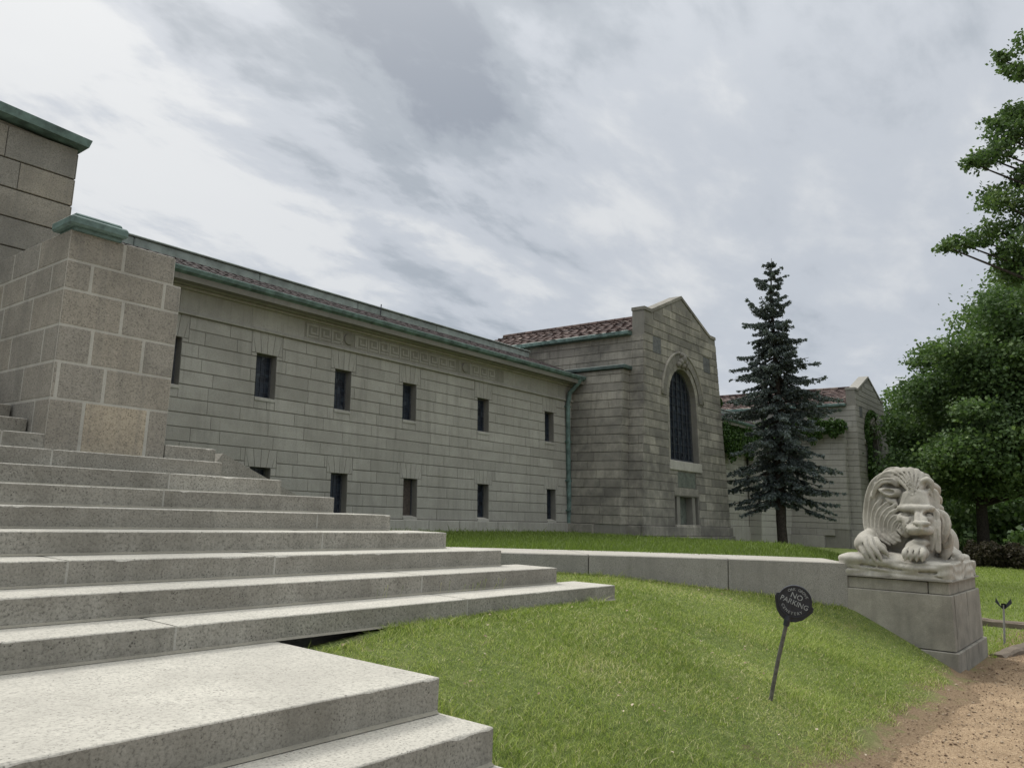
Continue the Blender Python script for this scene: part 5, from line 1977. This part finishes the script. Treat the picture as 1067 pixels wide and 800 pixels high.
SB2 = Vector((14.5, 1.89, -1.66))
sg = thing('small_stake', 'small grey stake with a dark forked top standing on the grass strip between the kerbs', 'stake', SB2)
a = MB()
a.tube([SB2 + Vector((0, 0, -0.1)), SB2 + Vector((0.0, -0.02, 0.52))], [0.016, 0.014], 8)
a.build('stake', M['stakegrey'], sg, SB2)
a = MB()
c0 = SB2 + Vector((0, -0.02, 0.49))
for s in (-1, 1):
    A = c0 + Vector((0, 0, 0.0))
    B = c0 + Vector((0.02, s * 0.1, 0.10))
    a.solid([A + Vector((-.012, -.02, -.03)), A + Vector((-.012, .02, -.03)), B + Vector((-.012, 0, 0.03)), B + Vector((-.012, s * .01, -0.04)),
             A + Vector((.012, -.02, -.03)), A + Vector((.012, .02, -.03)), B + Vector((.012, 0, 0.03)), B + Vector((.012, s * .01, -0.04))],
            [(0, 1, 2, 3), (4, 7, 6, 5), (0, 4, 5, 1), (1, 5, 6, 2), (2, 6, 7, 3), (3, 7, 4, 0)], 0.5)
    a.solid([A + Vector((-.01, -.03, -.02)), A + Vector((-.01, .03, -.02)), A + Vector((-.01, .03, .05)), A + Vector((-.01, -.03, .05)),
             A + Vector((.01, -.03, -.02)), A + Vector((.01, .03, -.02)), A + Vector((.01, .03, .05)), A + Vector((.01, -.03, .05))],
            [(0, 1, 2, 3), (4, 7, 6, 5), (0, 4, 5, 1), (1, 5, 6, 2), (2, 6, 7, 3), (3, 7, 4, 0)], 0.5)
a.build('forked_top', M['iron'], sg, SB2)

# ------------------------------------------------------------------ foliage


def leaves(centers, normals, size, aspect, tint, rg, bend=0.0):
    """folded diamond leaves: two triangles each"""
    n = len(centers)
    a = np.cross(normals, rg.normal(size=(n, 3)))
    a /= np.linalg.norm(a, axis=1)[:, None] + 1e-9
    b = np.cross(normals, a)
    s = size[:, None]
    v = np.empty((n, 4, 3))
    v[:, 0] = centers - a * s * 0.5
    v[:, 1] = centers + b * s * 0.5 * aspect + normals * s * 0.08
    v[:, 2] = centers + a * s * 0.5
    v[:, 3] = centers - b * s * 0.5 * aspect + normals * s * 0.08
    idx = (np.arange(n)[:, None] * 4 + np.array([0, 1, 2, 0, 2, 3])).ravel()
    return v.reshape(-1, 3), idx, np.repeat(tint, 2)


def rvec(rg, n):
    v = rg.normal(size=(n, 3))
    return v / np.linalg.norm(v, axis=1)[:, None]


def broad_tree(name, label, base, H, crown, trunk_r, seed, nleaf, leaf, group=None, lo=0.2, lean=(0, 0), mat='leaf', clumps=110, extra=()):
    """crown: list of (cx, cy, cz, rx, ry, rz) lobes relative to the base"""
    rg = np.random.default_rng(seed)
    rd = random.Random(seed)
    base = Vector(base)
    t = thing(name, label, 'tree', base, group)
    tm = MB()
    hk = H * 0.62
    tp = [base + Vector((lean[0] * k / 6 + 0.08 * rd.uniform(-1, 1) * (k > 0), lean[1] * k / 6 + 0.08 * rd.uniform(-1, 1) * (k > 0), -0.4 + (hk + .4) * k / 6)) for k in range(7)]
    tm.tube(tp, [trunk_r * (1.35 if k == 0 else 1.0 - 0.12 * k) for k in range(7)], 10)
    # clump centres spread through the lobes
    cc = []
    vol = [l[3] * l[4] * l[5] for l in crown]
    tot = sum(vol)
    for l, vv in zip(crown, vol):
        m = max(6, int(clumps * vv / tot))
        for _ in range(m):
            d = Vector(rvec(rg, 1)[0])
            r = rd.uniform(0.25, 1.0) ** 0.45 * rd.choice((0.9, 1.0, 1.0, 1.16))
            cc.append((base + Vector((l[0] + d.x * l[3] * r, l[1] + d.y * l[4] * r, l[2] + d.z * l[5] * r)), rd.uniform(0.75, 1.3)))
    for e_ in extra:
        cc.append((base + Vector(e_[:3]), e_[3]))
    # limbs reach to some clumps
    for i, (c, s) in enumerate(cc):
        if i % 3 and i < len(cc) - len(extra):
            continue
        k = min(6, max(2, int(6 * (c.z - base.z) / hk * 0.7)))
        a = tp[k]
        mid_ = a.lerp(c, 0.5) + Vector((rd.uniform(-.4, .4), rd.uniform(-.4, .4), rd.uniform(0, .5)))
        tm.tube([a, mid_, c], [trunk_r * 0.28, trunk_r * 0.15, trunk_r * 0.04], 5, caps=False)
    tm.build('trunk', M['bark'], t, base, smooth=True, fix=False)
    per = max(20, nleaf // len(cc))
    C, Nn, T = [], [], []
    for (c, s) in cc:
        m = int(per * s)
        # a clump is a handful of leafy twigs
        ntw = max(3, m // 14)
        tw = rvec(rg, ntw) * (rg.uniform(0.15, 1.0, (ntw, 1)) ** 0.6) * np.array([1.0, 1.0, 0.62]) * s * lo
        pick = rg.integers(0, ntw, m)
        off = rg.normal(size=(m, 3)) * np.array([1, 1, 0.6]) * lo * s * 0.27
        P = np.array(c) + tw[pick] + off
        C.append(P)
        nn = rvec(rg, m) + np.array([0, 0, 0.8])
        Nn.append(nn / np.linalg.norm(nn, axis=1)[:, None])
        T.append(np.clip(rg.normal(0.45 + rd.uniform(-0.18, 0.18), 0.16, m), 0, 1))
    C = np.concatenate(C)
    Nn = np.concatenate(Nn)
    T = np.concatenate(T)
    v, idx, tt = leaves(C - np.array(base), Nn, leaf * rg.uniform(0.7, 1.35, len(C)), 0.8, T, rg)
    me = fast_mesh('crown', v, 3, idx, tt, M[mat])
    link_mesh('crown', me, t)
    return t


TG = 'broadleaf trees on the right'
broad_tree('maple_tree', 'tall leafy tree whose dark trunk stands just right of the lion, behind the small marker', (42.5, 6.05, -1.6), 14,
           [(0, -0.3, 6.8, 4.2, 3.2, 3.4), (0, -1.5, 9.2, 3.4, 2.8, 2.4), (-1, -1.6, 4.6, 3.4, 3.2, 1.7), (0.5, 1.7, 4.9, 3.2, 1.8, 2.2), (0, -2.6, 11.2, 3, 1.9, 1.8)], 0.30, 5, 110000, 0.17, TG, lo=1.0, clumps=150)
broad_tree('maple_tree', 'leafy tree showing just right of the far pavilion gable, lower and rounder than the rest', (62.0, 15.5, -1.2), 13,
           [(0, -1.6, 6.6, 4.5, 3.3, 3.4), (0, -4.4, 8.0, 4.0, 3.0, 3.4), (0, -2, 3.0, 5, 5, 2.2)], 0.35, 6, 60000, 0.24, TG, lo=1.1, clumps=120)
broad_tree('maple_tree', 'leafy tree filling the right edge behind the hedge', (45.0, 0.4, -1.6), 16,
           [(0, 0, 8, 4.8, 4.6, 4.5), (0, 2.6, 10.5, 4, 3.6, 3.4), (-1, 1.2, 5.2, 4.2, 4.2, 2.4)], 0.35, 8, 90000, 0.18, TG, lo=1.05, clumps=150)
broad_tree('maple_tree', 'deep green tree standing farthest back in shade between the other crowns', (66.0, 8.0, -1.4), 15,
           [(0, 0, 6.5, 5, 6.5, 4.5), (0, -1, 9.5, 5, 5.5, 4), (0, 2, 3.0, 4, 6.5, 2.6), (0, -5, 4.5, 4, 5, 4)], 0.35, 9, 60000, 0.28, TG, lo=1.3, clumps=120)
EX = [(4.0, 7.9, 0.35), (3.7, 8.1, 0.45), (3.3, 8.35, 0.5), (2.9, 8.3, 0.6), (2.9, 9.4, 0.6), (2.6, 9.0, 0.6), (2.5, 7.4, 0.5), (2.7, 7.9, .5), (3.2, 10.3, 0.4), (3.0, 10.7, 0.55), (2.6, 10.4, 0.6), (2.5, 11.4, 0.55), (2.3, 12.0, 0.4),
      (2.4, 13.3, 0.35), (2.2, 13.2, 0.4), (1.9, 12.6, 0.4), (1.9, 11.0, 0.7), (1.9, 10.0, 0.7), (2.0, 8.8, 0.7), (2.1, 9.7, 0.6), (1.7, 13.4, 0.5), (2.1, 7.0, 0.4), (2.3, 7.2, 0.6), (1.8, 6.9, 0.7), (2.6, 7.0, 0.5), (1.9, 7.6, 0.8), (2.2, 8.2, 0.7), (2.0, 6.2, 0.6), (2.4, 10.9, 0.6), (2.0, 11.8, 0.6)]
broad_tree('oak_tree', 'nearer tall tree reaching in from the right edge with loose spreading boughs', (25.0, -2.2, -1.7), 19,
           [(0.3, 0.6, 12.5, 2.8, 2.4, 4.0), (0.6, 0.2, 17, 2.8, 2.2, 2.6)], 0.42, 14, 90000, 0.105, None, lo=0.85, clumps=80,
           extra=[(0.3 * ((i * 7) % 5 - 2), y_ + 2.2, z_ + 1.7, r_) for i, (y_, z_, r_) in enumerate(EX)])


def spruce(base, H, seed):
    rg = np.random.default_rng(seed)
    rd = random.Random(seed)
    base = Vector(base)
    t = thing('spruce_tree', 'tall thin blue-grey spruce with bare lower trunk standing before the far pavilion', 'tree', base)
    lean = Vector((0.0, 0.25, 0))

    def ax(z):
        return base + Vector((lean.x * z / H, lean.y * z / H + 0.06 * sin(z * 0.9), z))
    tm = MB()
    tm.tube([ax(z) for z in (-0.3, 0.1, 1.2, 3, 5, 7, 9, 10, H)], [0.26, 0.19, 0.165, 0.145, 0.125, 0.085, 0.045, 0.025, 0.008], 10)
    prof = [(1.75, 0.75), (2.0, 1.35), (2.5, 1.65), (3.2, 1.85), (4.0, 1.85), (4.8, 1.8), (5.6, 1.7), (6.3, 1.6), (7.0, 1.45), (7.8, 1.3), (8.4, 0.95), (9.0, 0.62), (9.6, 0.55), (10.2, 0.42), (10.7, 0.14)]

    def Rz(z):
        for (a, ra), (b, rb) in zip(prof, prof[1:]):
            if a <= z <= b:
                return ra + (rb - ra) * (z - a) / (b - a)
        return 0.1
    C, Nn, S, T = [], [], [], []
    z = 1.75
    while z < H - 0.08:
        nb = 6 if z < 8.6 else 5
        a0 = rd.random() * 6.28
        for k in range(nb):
            az = a0 + 6.283 * k / nb + rd.uniform(-0.45, 0.45)
            ln = Rz(z) * rd.choice((rd.uniform(0.45, 0.75), rd.uniform(0.8, 1.25))) * (0.92 + 0.28 * sin(az * 2.0 + z * 1.7) + 0.12 * sin(az * 5 - z * 3))
            if rd.random() < 0.13:
                continue
            if rd.random() < 0.12:
                ln *= 1.25
            d = Vector((cos(az), sin(az), 0))
            droop = (0.55 if z < 5 else 0.42) * rd.uniform(0.6, 1.3) if z < 8.5 else 0.02
            pts = []
            m = 7
            for i in range(m + 1):
                s = i / m
                zz = z - droop * ln * s + 0.20 * ln * s * s * (1.6 if z > 8.5 else 1.0)
                pts.append(ax(z) + d * ln * s + Vector((0, 0, zz - z)))
            tm.tube(pts[::2] + [pts[-1]] if m % 2 else pts[::2], [max(0.006, 0.03 * (1 - i / 5)) for i in range(len(pts[::2]) + (1 if m % 2 else 0))], 4, caps=False)
            side = Vector((-d.y, d.x, 0))
            dens_ = 1.0 if z < 8.8 else 1.0
            # side twigs
            ntw = int(6 + ln * 17 * dens_)
            for j in range(ntw):
                s = rd.uniform(0.18, 1.0)
                i = min(m - 1, int(s * m))
                o_ = pts[i].lerp(pts[i + 1], s * m - i)
                tl = (0.08 + 0.36 * (1 - s) * min(1, ln)) * rd.uniform(0.7, 1.2)
                sd = rd.choice((-1, 1))
                hang = rd.uniform(0.2, 1.1)
                dirv = (side * sd * 0.8 + d * 0.55 + Vector((0, 0, -hang))).normalized()
                nn_ = max(7, int(tl * 95))
                ss = rg.uniform(0, 1, nn_)
                P = np.array(o_) + np.outer(ss * tl, np.array(dirv)) + rg.normal(0, 0.02, (nn_, 3))
                C.append(P)
                q = rvec(rg, nn_)
                Nn.append(q)
                S.append(np.full(nn_, 0.095) * rg.uniform(0.7, 1.3, nn_))
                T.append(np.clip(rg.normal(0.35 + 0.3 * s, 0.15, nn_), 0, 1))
        z += rd.uniform(0.13, 0.22) if z < 8.6 else rd.uniform(0.2, 0.3)
    tm.build('trunk', M['bark'], t, base, smooth=True, fix=False)
    C = np.concatenate(C)
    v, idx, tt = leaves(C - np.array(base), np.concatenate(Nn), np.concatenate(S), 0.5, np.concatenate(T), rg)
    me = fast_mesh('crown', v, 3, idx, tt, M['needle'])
    link_mesh('crown', me, t)


spruce((28.1, 10.19, -1.0), 10.75, 21)


def leaf_patch(name, label, cat, spots, nleaf, leaf, mat, seed, origin, kind=None, stems=True):
    """ivy or hedge: leaves scattered round a list of (x,y,z,rx,ry,rz) blobs, with woody stems"""
    rg = np.random.default_rng(seed)
    t = thing(name, label, cat, origin, 'ivy on the building' if cat == 'ivy' else None)
    o = np.array(origin, float)
    sp = np.array(spots, float)
    w_ = sp[:, 3] * sp[:, 5]
    pk = rg.choice(len(sp), nleaf, p=w_ / w_.sum())
    P = sp[pk, :3] + rvec(rg, nleaf) * (rg.uniform(0.2, 1, (nleaf, 1)) ** 0.5) * sp[pk, 3:6]
    n_ = rvec(rg, nleaf) + np.array([-0.4, -0.6, 0.4])
    n_ /= np.linalg.norm(n_, axis=1)[:, None]
    v, idx, tt = leaves(P - o, n_, leaf * rg.uniform(0.6, 1.4, nleaf), 0.85, np.clip(rg.normal(0.45, 0.2, nleaf), 0, 1), rg)
    me = fast_mesh('foliage', v, 3, idx, tt, M[mat])
    link_mesh('foliage', me, t)
    if stems:
        sm = MB()
        for i in range(len(spots) - 1):
            a_, b_ = Vector(spots[i][:3]), Vector(spots[i + 1][:3])
            if (a_ - b_).length < 2.2:
                sm.tube([a_, a_.lerp(b_, 0.5) + Vector((0, 0, 0.05)), b_], [0.02, 0.018, 0.015], 5)
        if sm.v:
            sm.build('stem', M['bark'], t, origin, fix=False)
    return t


# ivy along the cap of the far pavilion's side block
ivx = 41.9 - 2.95 - 0.42
sp = []
rdi = random.Random(31)
for i in range(22):
    y = 11.1 + i * 0.33
    sp.append((ivx - 0.12, y, 4.52 - rdi.uniform(0, 0.15), 0.16, 0.3, 0.28 + 0.35 * rdi.random() * (1 if i % 4 else 2.2)))
leaf_patch('ivy', 'mat of ivy hanging along the ledge left of the far pavilion', 'ivy', sp, 11000, 0.11, 'ivy', 32, (ivx - 0.1, 12.5, 3.0))
oc_, zs_ = 41.9 - 0.2, 4.15
sp = []
for i in range(22):
    a_ = pi * (0.0 + 0.62 * i / 21)
    zz = zs_ + 1.3 * sin(a_)
    sp.append((oc_ - 1.3 * cos(a_), 10.45 + 0.046 * (zz - 1.65) - 0.1, zz, 0.18, 0.10, 0.2))
low = []
for i in range(16):
    low.append((oc_ - 1.28 + 0.06 * sin(i), 10.45 + 0.0 - 0.1, zs_ - 0.2 - i * 0.27, 0.17, 0.10, 0.2))
sp = low[::-1] + sp
leaf_patch('ivy', 'ivy climbing the left jamb and over the arch of the far pavilion', 'ivy', sp, 7500, 0.10, 'ivy', 33, (oc_ - 1.2, 10.4, -0.2))
sp = []
for i in range(26):
    sp.append((31.5 + i * 0.28, 13.9, 3.75 - 0.5 * rdi.random(), 0.3, 0.18, 0.45 + 0.4 * rdi.random()))
leaf_patch('ivy', 'dark ivy hanging under the eaves between the two pavilions, left of the spruce', 'ivy', sp, 9000, 0.12, 'ivy', 34, (34, 13.9, 2.6))
sp = [(27.03 + 0.08 * rdi.random(), 12.1 + 0.12 * i, 4.3 - 0.25 * rdi.random(), 0.14, 0.12, 0.2) for i in range(6)]
leaf_patch('ivy', 'small dark tuft of ivy on the right corner cap of the nearer pavilion', 'ivy', sp, 900, 0.10, 'ivy', 35, (27.0, 12.4, 4.2))
sp = [(20.3 + 0.06 * i, 13.72, -0.42 + 0.05 * i, 0.10, 0.1, 0.16) for i in range(4)]
leaf_patch('weed', 'small green weed growing at the foot of the downspout', 'weed', sp, 420, 0.06, 'ivy', 36, (20.4, 13.7, -0.6))
sp = []
for i in range(46):
    y = -3.5 + i * 0.21
    sp.append((37.8 + 0.3 * sin(i), y, -1.05 + 0.1 * sin(i * 1.7), 0.5, 0.3, 0.52))
leaf_patch('hedge', 'low dark brownish hedge at the back of the lawn on the right', 'hedge', sp, 26000, 0.11, 'hedge', 37, (37.8, 1.2, -1.55))
sp = []
rb = random.Random(77)
for i in range(60):
    sp.append((52 + rb.uniform(-3, 3), rb.uniform(-6, 18), rb.uniform(-1.0, 1.8), 1.4, 1.2, 1.0))
tb = leaf_patch('undergrowth', 'deep shaded shrub mass beneath the trees behind the lion', 'shrubs', sp, 26000, 0.3, 'leaf', 38, (52, 6, -1.3), stems=False)

# ------------------------------------------------------------------ grass


def blades(name, pts, h, wd, rg, mat, tint, lean=0.5):
    n = len(pts)
    az = rg.uniform(0, 2 * pi, n)
    a = np.stack([np.cos(az), np.sin(az), np.zeros(n)], 1)
    ln = rg.normal(0, lean, (n, 2))
    tip = pts + np.stack([ln[:, 0] * h, ln[:, 1] * h, h], 1)
    midp = pts + np.stack([ln[:, 0] * h * 0.3, ln[:, 1] * h * 0.3, h * 0.6], 1)
    v = np.empty((n, 5, 3))
    w2 = wd[:, None] * 0.5
    v[:, 0] = pts - a * w2
    v[:, 1] = pts + a * w2
    v[:, 2] = midp + a * w2 * 0.8
    v[:, 3] = midp - a * w2 * 0.8
    v[:, 4] = tip
    idx = (np.arange(n)[:, None] * 5 + np.array([0, 1, 2, 0, 2, 3, 3, 2, 4])).ravel()
    me = fast_mesh(name, v.reshape(-1, 3), 3, idx, np.repeat(tint, 3), mat)
    return link_mesh(name, me)


hv = np.vectorize(height)
rg = np.random.default_rng(99)


def nfield(x, y, f, s):
    return (np.sin(x * f + s) * np.cos(y * f * 1.13 + 2 * s) + np.sin((x + y) * f * 0.61 + 3 * s) + np.sin((x - 1.7 * y) * f * 0.37 + s)) / 3


wy = np.vectorize(wall_y)
NB = 560000
x = rg.uniform(3.25, 12.0, NB)
y = rg.uniform(1.7, 6.9, NB)
pe = np.vectorize(path_edge)(x)
edge = pe + 0.02
yu = np.where(x < 7.62, 4.585, wy(x) - 0.01)
yu = np.where((x >= 7.62) & (x < 7.9), wy(x) - 0.01, yu)
band = (x > 7.2) & (x <= 7.64) & (y > 5.09) & (y < wy(x) - .01)
keep = ((y < yu) | band) & (y > edge - 0.03 + rg.exponential(0.05, NB))
keep &= ~((x < 3.32) & (y > 2.7))
keep &= ~((x < 3.34) & (y < 2.86))
keep &= ~((x > 10.93) & (y < 3.38))
# hollow under the slab beside the landing
keep &= ~((x < 4.2) & (y > 4.42 + 0.1 * (x - 3.3)))
d = np.hypot(x, y)
keep &= rg.uniform(0, 1, NB) < np.clip(1.25 - d / 16, 0.45, 1)
bare = nfield(x, y, 2.1, 0.7) + 0.5 * nfield(x, y, 6.3, 2.1)
fade = np.clip((y - pe) / 0.22, 0, 1)
keep &= rg.uniform(0, 1, NB) < np.clip(0.30 + fade * 1.0 - np.clip(bare - 0.62, 0, 1) * 1.6, 0.03, 1)
x, y, d, bare, fade = x[keep], y[keep], d[keep], bare[keep], fade[keep]
z = hv(x, y) - 0.006
n = len(x)
h = rg.gamma(5, 0.0052, n) * (0.62 + 0.55 * np.clip(nfield(x, y, 3.7, 1.9) + 0.4, 0, 1))
h = np.where((x < 7.6) & (y > 4.35), h * 1.5, h)
h = np.where((x < 3.75) & (y > 2.3), h * 1.35, h)
yw_ = wy(x)
h = np.where((x > 7.6) & (y > yw_ - 0.16), h * 1.6, h)
tuft = (nfield(x, y, 9.1, 4.2) > 0.62) | (nfield(x + 3, y, 5.7, 0.4) > 0.74)
h = np.where(tuft, h * 1.45, h)
wd = rg.uniform(0.0024, 0.0046, n) * (0.75 + d / 11)
tn = np.clip(rg.normal(0.43, 0.25, n) + 0.16 * nfield(x, y, 1.3, 5.0) + 0.10 * nfield(x, y, 4.9, 3.0), 0, 0.8)
dry = rg.uniform(0, 1, n) < (0.08 + 0.30 * np.clip(bare - 0.1, 0, 1) + 0.25 * (1 - fade))
tn = np.where(dry, rg.uniform(0.82, 1, n), tn)
g1 = blades('grass', np.stack([x, y, z], 1), h, wd, rg, M['blade'], tn, 0.85)
tag(g1, 'short green turf on the bank between the stairs and the lion', 'grass', kind='stuff')

# terrace turf beyond the wall
NB = 130000
x = rg.uniform(7.0, 27.5, NB)
y = rg.uniform(4.0, 13.6, NB)
k = np.ones(NB, bool)
k &= y > np.where(x < 11, wy(x) + 1.25, 3.3 + 1.5)
k &= ~((x > 20.1) & (y > 11.4))
k &= ~((x > 20.7) & (y > 11.35))
x, y = x[k], y[k]
z = hv(x, y) - 0.01
n = len(x)
d = np.hypot(x, y)
g2 = blades('grass', np.stack([x, y, z], 1), rg.gamma(6, 0.012, n), rg.uniform(0.008, 0.014, n) * (0.6 + d / 20), rg, M['blade'],
            np.clip(rg.normal(0.02, 0.12, n), 0, 0.6), 0.4)
tag(g2, 'level dark green lawn strip between the low wall and the building', 'grass', kind='stuff')
# lawn on the right beyond the pedestal
NB = 60000
x = 12.9 + (38 - 12.9) * rg.uniform(0, 1, NB) ** 1.5
y = rg.uniform(-0.5, 6.0, NB)
k = (y < 1.0 + x * 0.16) & (y > 1.78 - 0.11 * (x - 13))
k &= ~((x > 16.7) & (x < 17.3) & (y > 0.8))
k &= ~((x < 13.08) & (y > 1.85))
x, y = x[k], y[k]
z = hv(x, y) - 0.01
n = len(x)
d = np.hypot(x, y)
g3 = blades('grass', np.stack([x, y, z], 1), rg.gamma(6, 0.008, n), rg.uniform(0.007, 0.012, n) * (0.6 + d / 20), rg, M['blade'],
            np.clip(rg.normal(0.42, 0.15, n), 0, 0.78), 0.5)
tag(g3, 'open lawn on the right behind the lion pedestal', 'grass', kind='stuff')

# a few seed stalks in the joint of the lowest wide step
rs = random.Random(5)
for i in range(26):
    xx = rs.choice((rs.uniform(4.6, 6.3), rs.uniform(5.6, 6.2), rs.uniform(3.6, 6.4)))
    hh = rs.uniform(0.04, 0.11)
    b0 = Vector((xx, 5.045, -0.742))
    t0 = b0 + Vector((rs.uniform(-.02, .02), -rs.uniform(0.01, .03), hh))
    if i == 0:
        sk = thing('weed', 'thin seed stalks growing along the joint of the lowest wide step', 'weed', (5.0, 4.9, -0.74))
    sm = MB()
    sm.tube([b0, b0.lerp(t0, 0.6), t0], [0.0012, 0.001, 0.0022], 4, rs.random() * 0.9, caps=False)
    sm.build('stalk', M['blade'], sk, (5.0, 4.9, -0.74), fix=False)

# ------------------------------------------------------------------ loose gravel and clippings
NP = 15000
x = rg.uniform(4.0, 17, NP)
y = rg.uniform(-1.2, 2.15, NP)
pe = np.vectorize(path_edge)(x)
k = (y < pe + rg.normal(0, 0.06, NP)) & (y > x * 0.02 - 0.6) & ~((x > 10.9) & (y > 1.85))
x, y = x[k], y[k]
n = len(x)
s = rg.gamma(3, 0.0018, n) + 0.002
octv = np.array([(1, 0, 0), (0, 1, 0), (-1, 0, 0), (0, -1, 0), (0, 0, 0.7), (0, 0, -0.5)])
v = octv[None] * s[:, None, None] * rg.uniform(0.7, 1.3, (n, 6, 1))
ca, sa = np.cos(rg.uniform(0, 6.28, n)), np.sin(rg.uniform(0, 6.28, n))
vx = v[:, :, 0] * ca[:, None] - v[:, :, 1] * sa[:, None]
vy = v[:, :, 0] * sa[:, None] + v[:, :, 1] * ca[:, None]
v = np.stack([vx + x[:, None], vy + y[:, None], v[:, :, 2] - 1.7265 + 0.3 * s[:, None]], 2)
tri = np.array([0, 1, 4, 1, 2, 4, 2, 3, 4, 3, 0, 4, 1, 0, 5, 2, 1, 5, 3, 2, 5, 0, 3, 5])
idx = (np.arange(n)[:, None] * 6 + tri).ravel()
me = fast_mesh('gravel', v.reshape(-1, 3), 3, idx, np.repeat(np.clip(rg.normal(0.5, 0.25, n), 0, 1), 8), M['pebble'])
gv = link_mesh('gravel', me)
tag(gv, 'loose brown pea gravel scattered on the path', 'gravel', kind='stuff')

NL = 420
x = rg.uniform(3.4, 13.5, NL)
y = rg.uniform(0.9, 6.0, NL)
yu_ = np.where(x < 7.62, 4.55, wy(x) - 0.05)
k = (y < yu_) & ~((x > 10.9) & (y > 1.85)) & ~((x < 3.4))
x, y = x[k], y[k]
z = np.where(y < 1.9, -1.722, hv(x, y) + 0.022)
P = np.stack([x, y, z], 1)
nn_ = rvec(rg, len(x)) * 0.5 + np.array([0, 0, 1.0])
nn_ /= np.linalg.norm(nn_, axis=1)[:, None]
v, idx, tt = leaves(P, nn_, rg.uniform(0.018, 0.04, len(x)), 0.6, np.clip(rg.normal(0.55, 0.3, len(x)), 0, 1), rg)
ll = link_mesh('leaf_litter', fast_mesh('leaf_litter', v, 3, idx, tt, M['pebble']))
tag(ll, 'scattered dry leaf bits lying in the turf and on the gravel', 'leaf litter', kind='stuff')
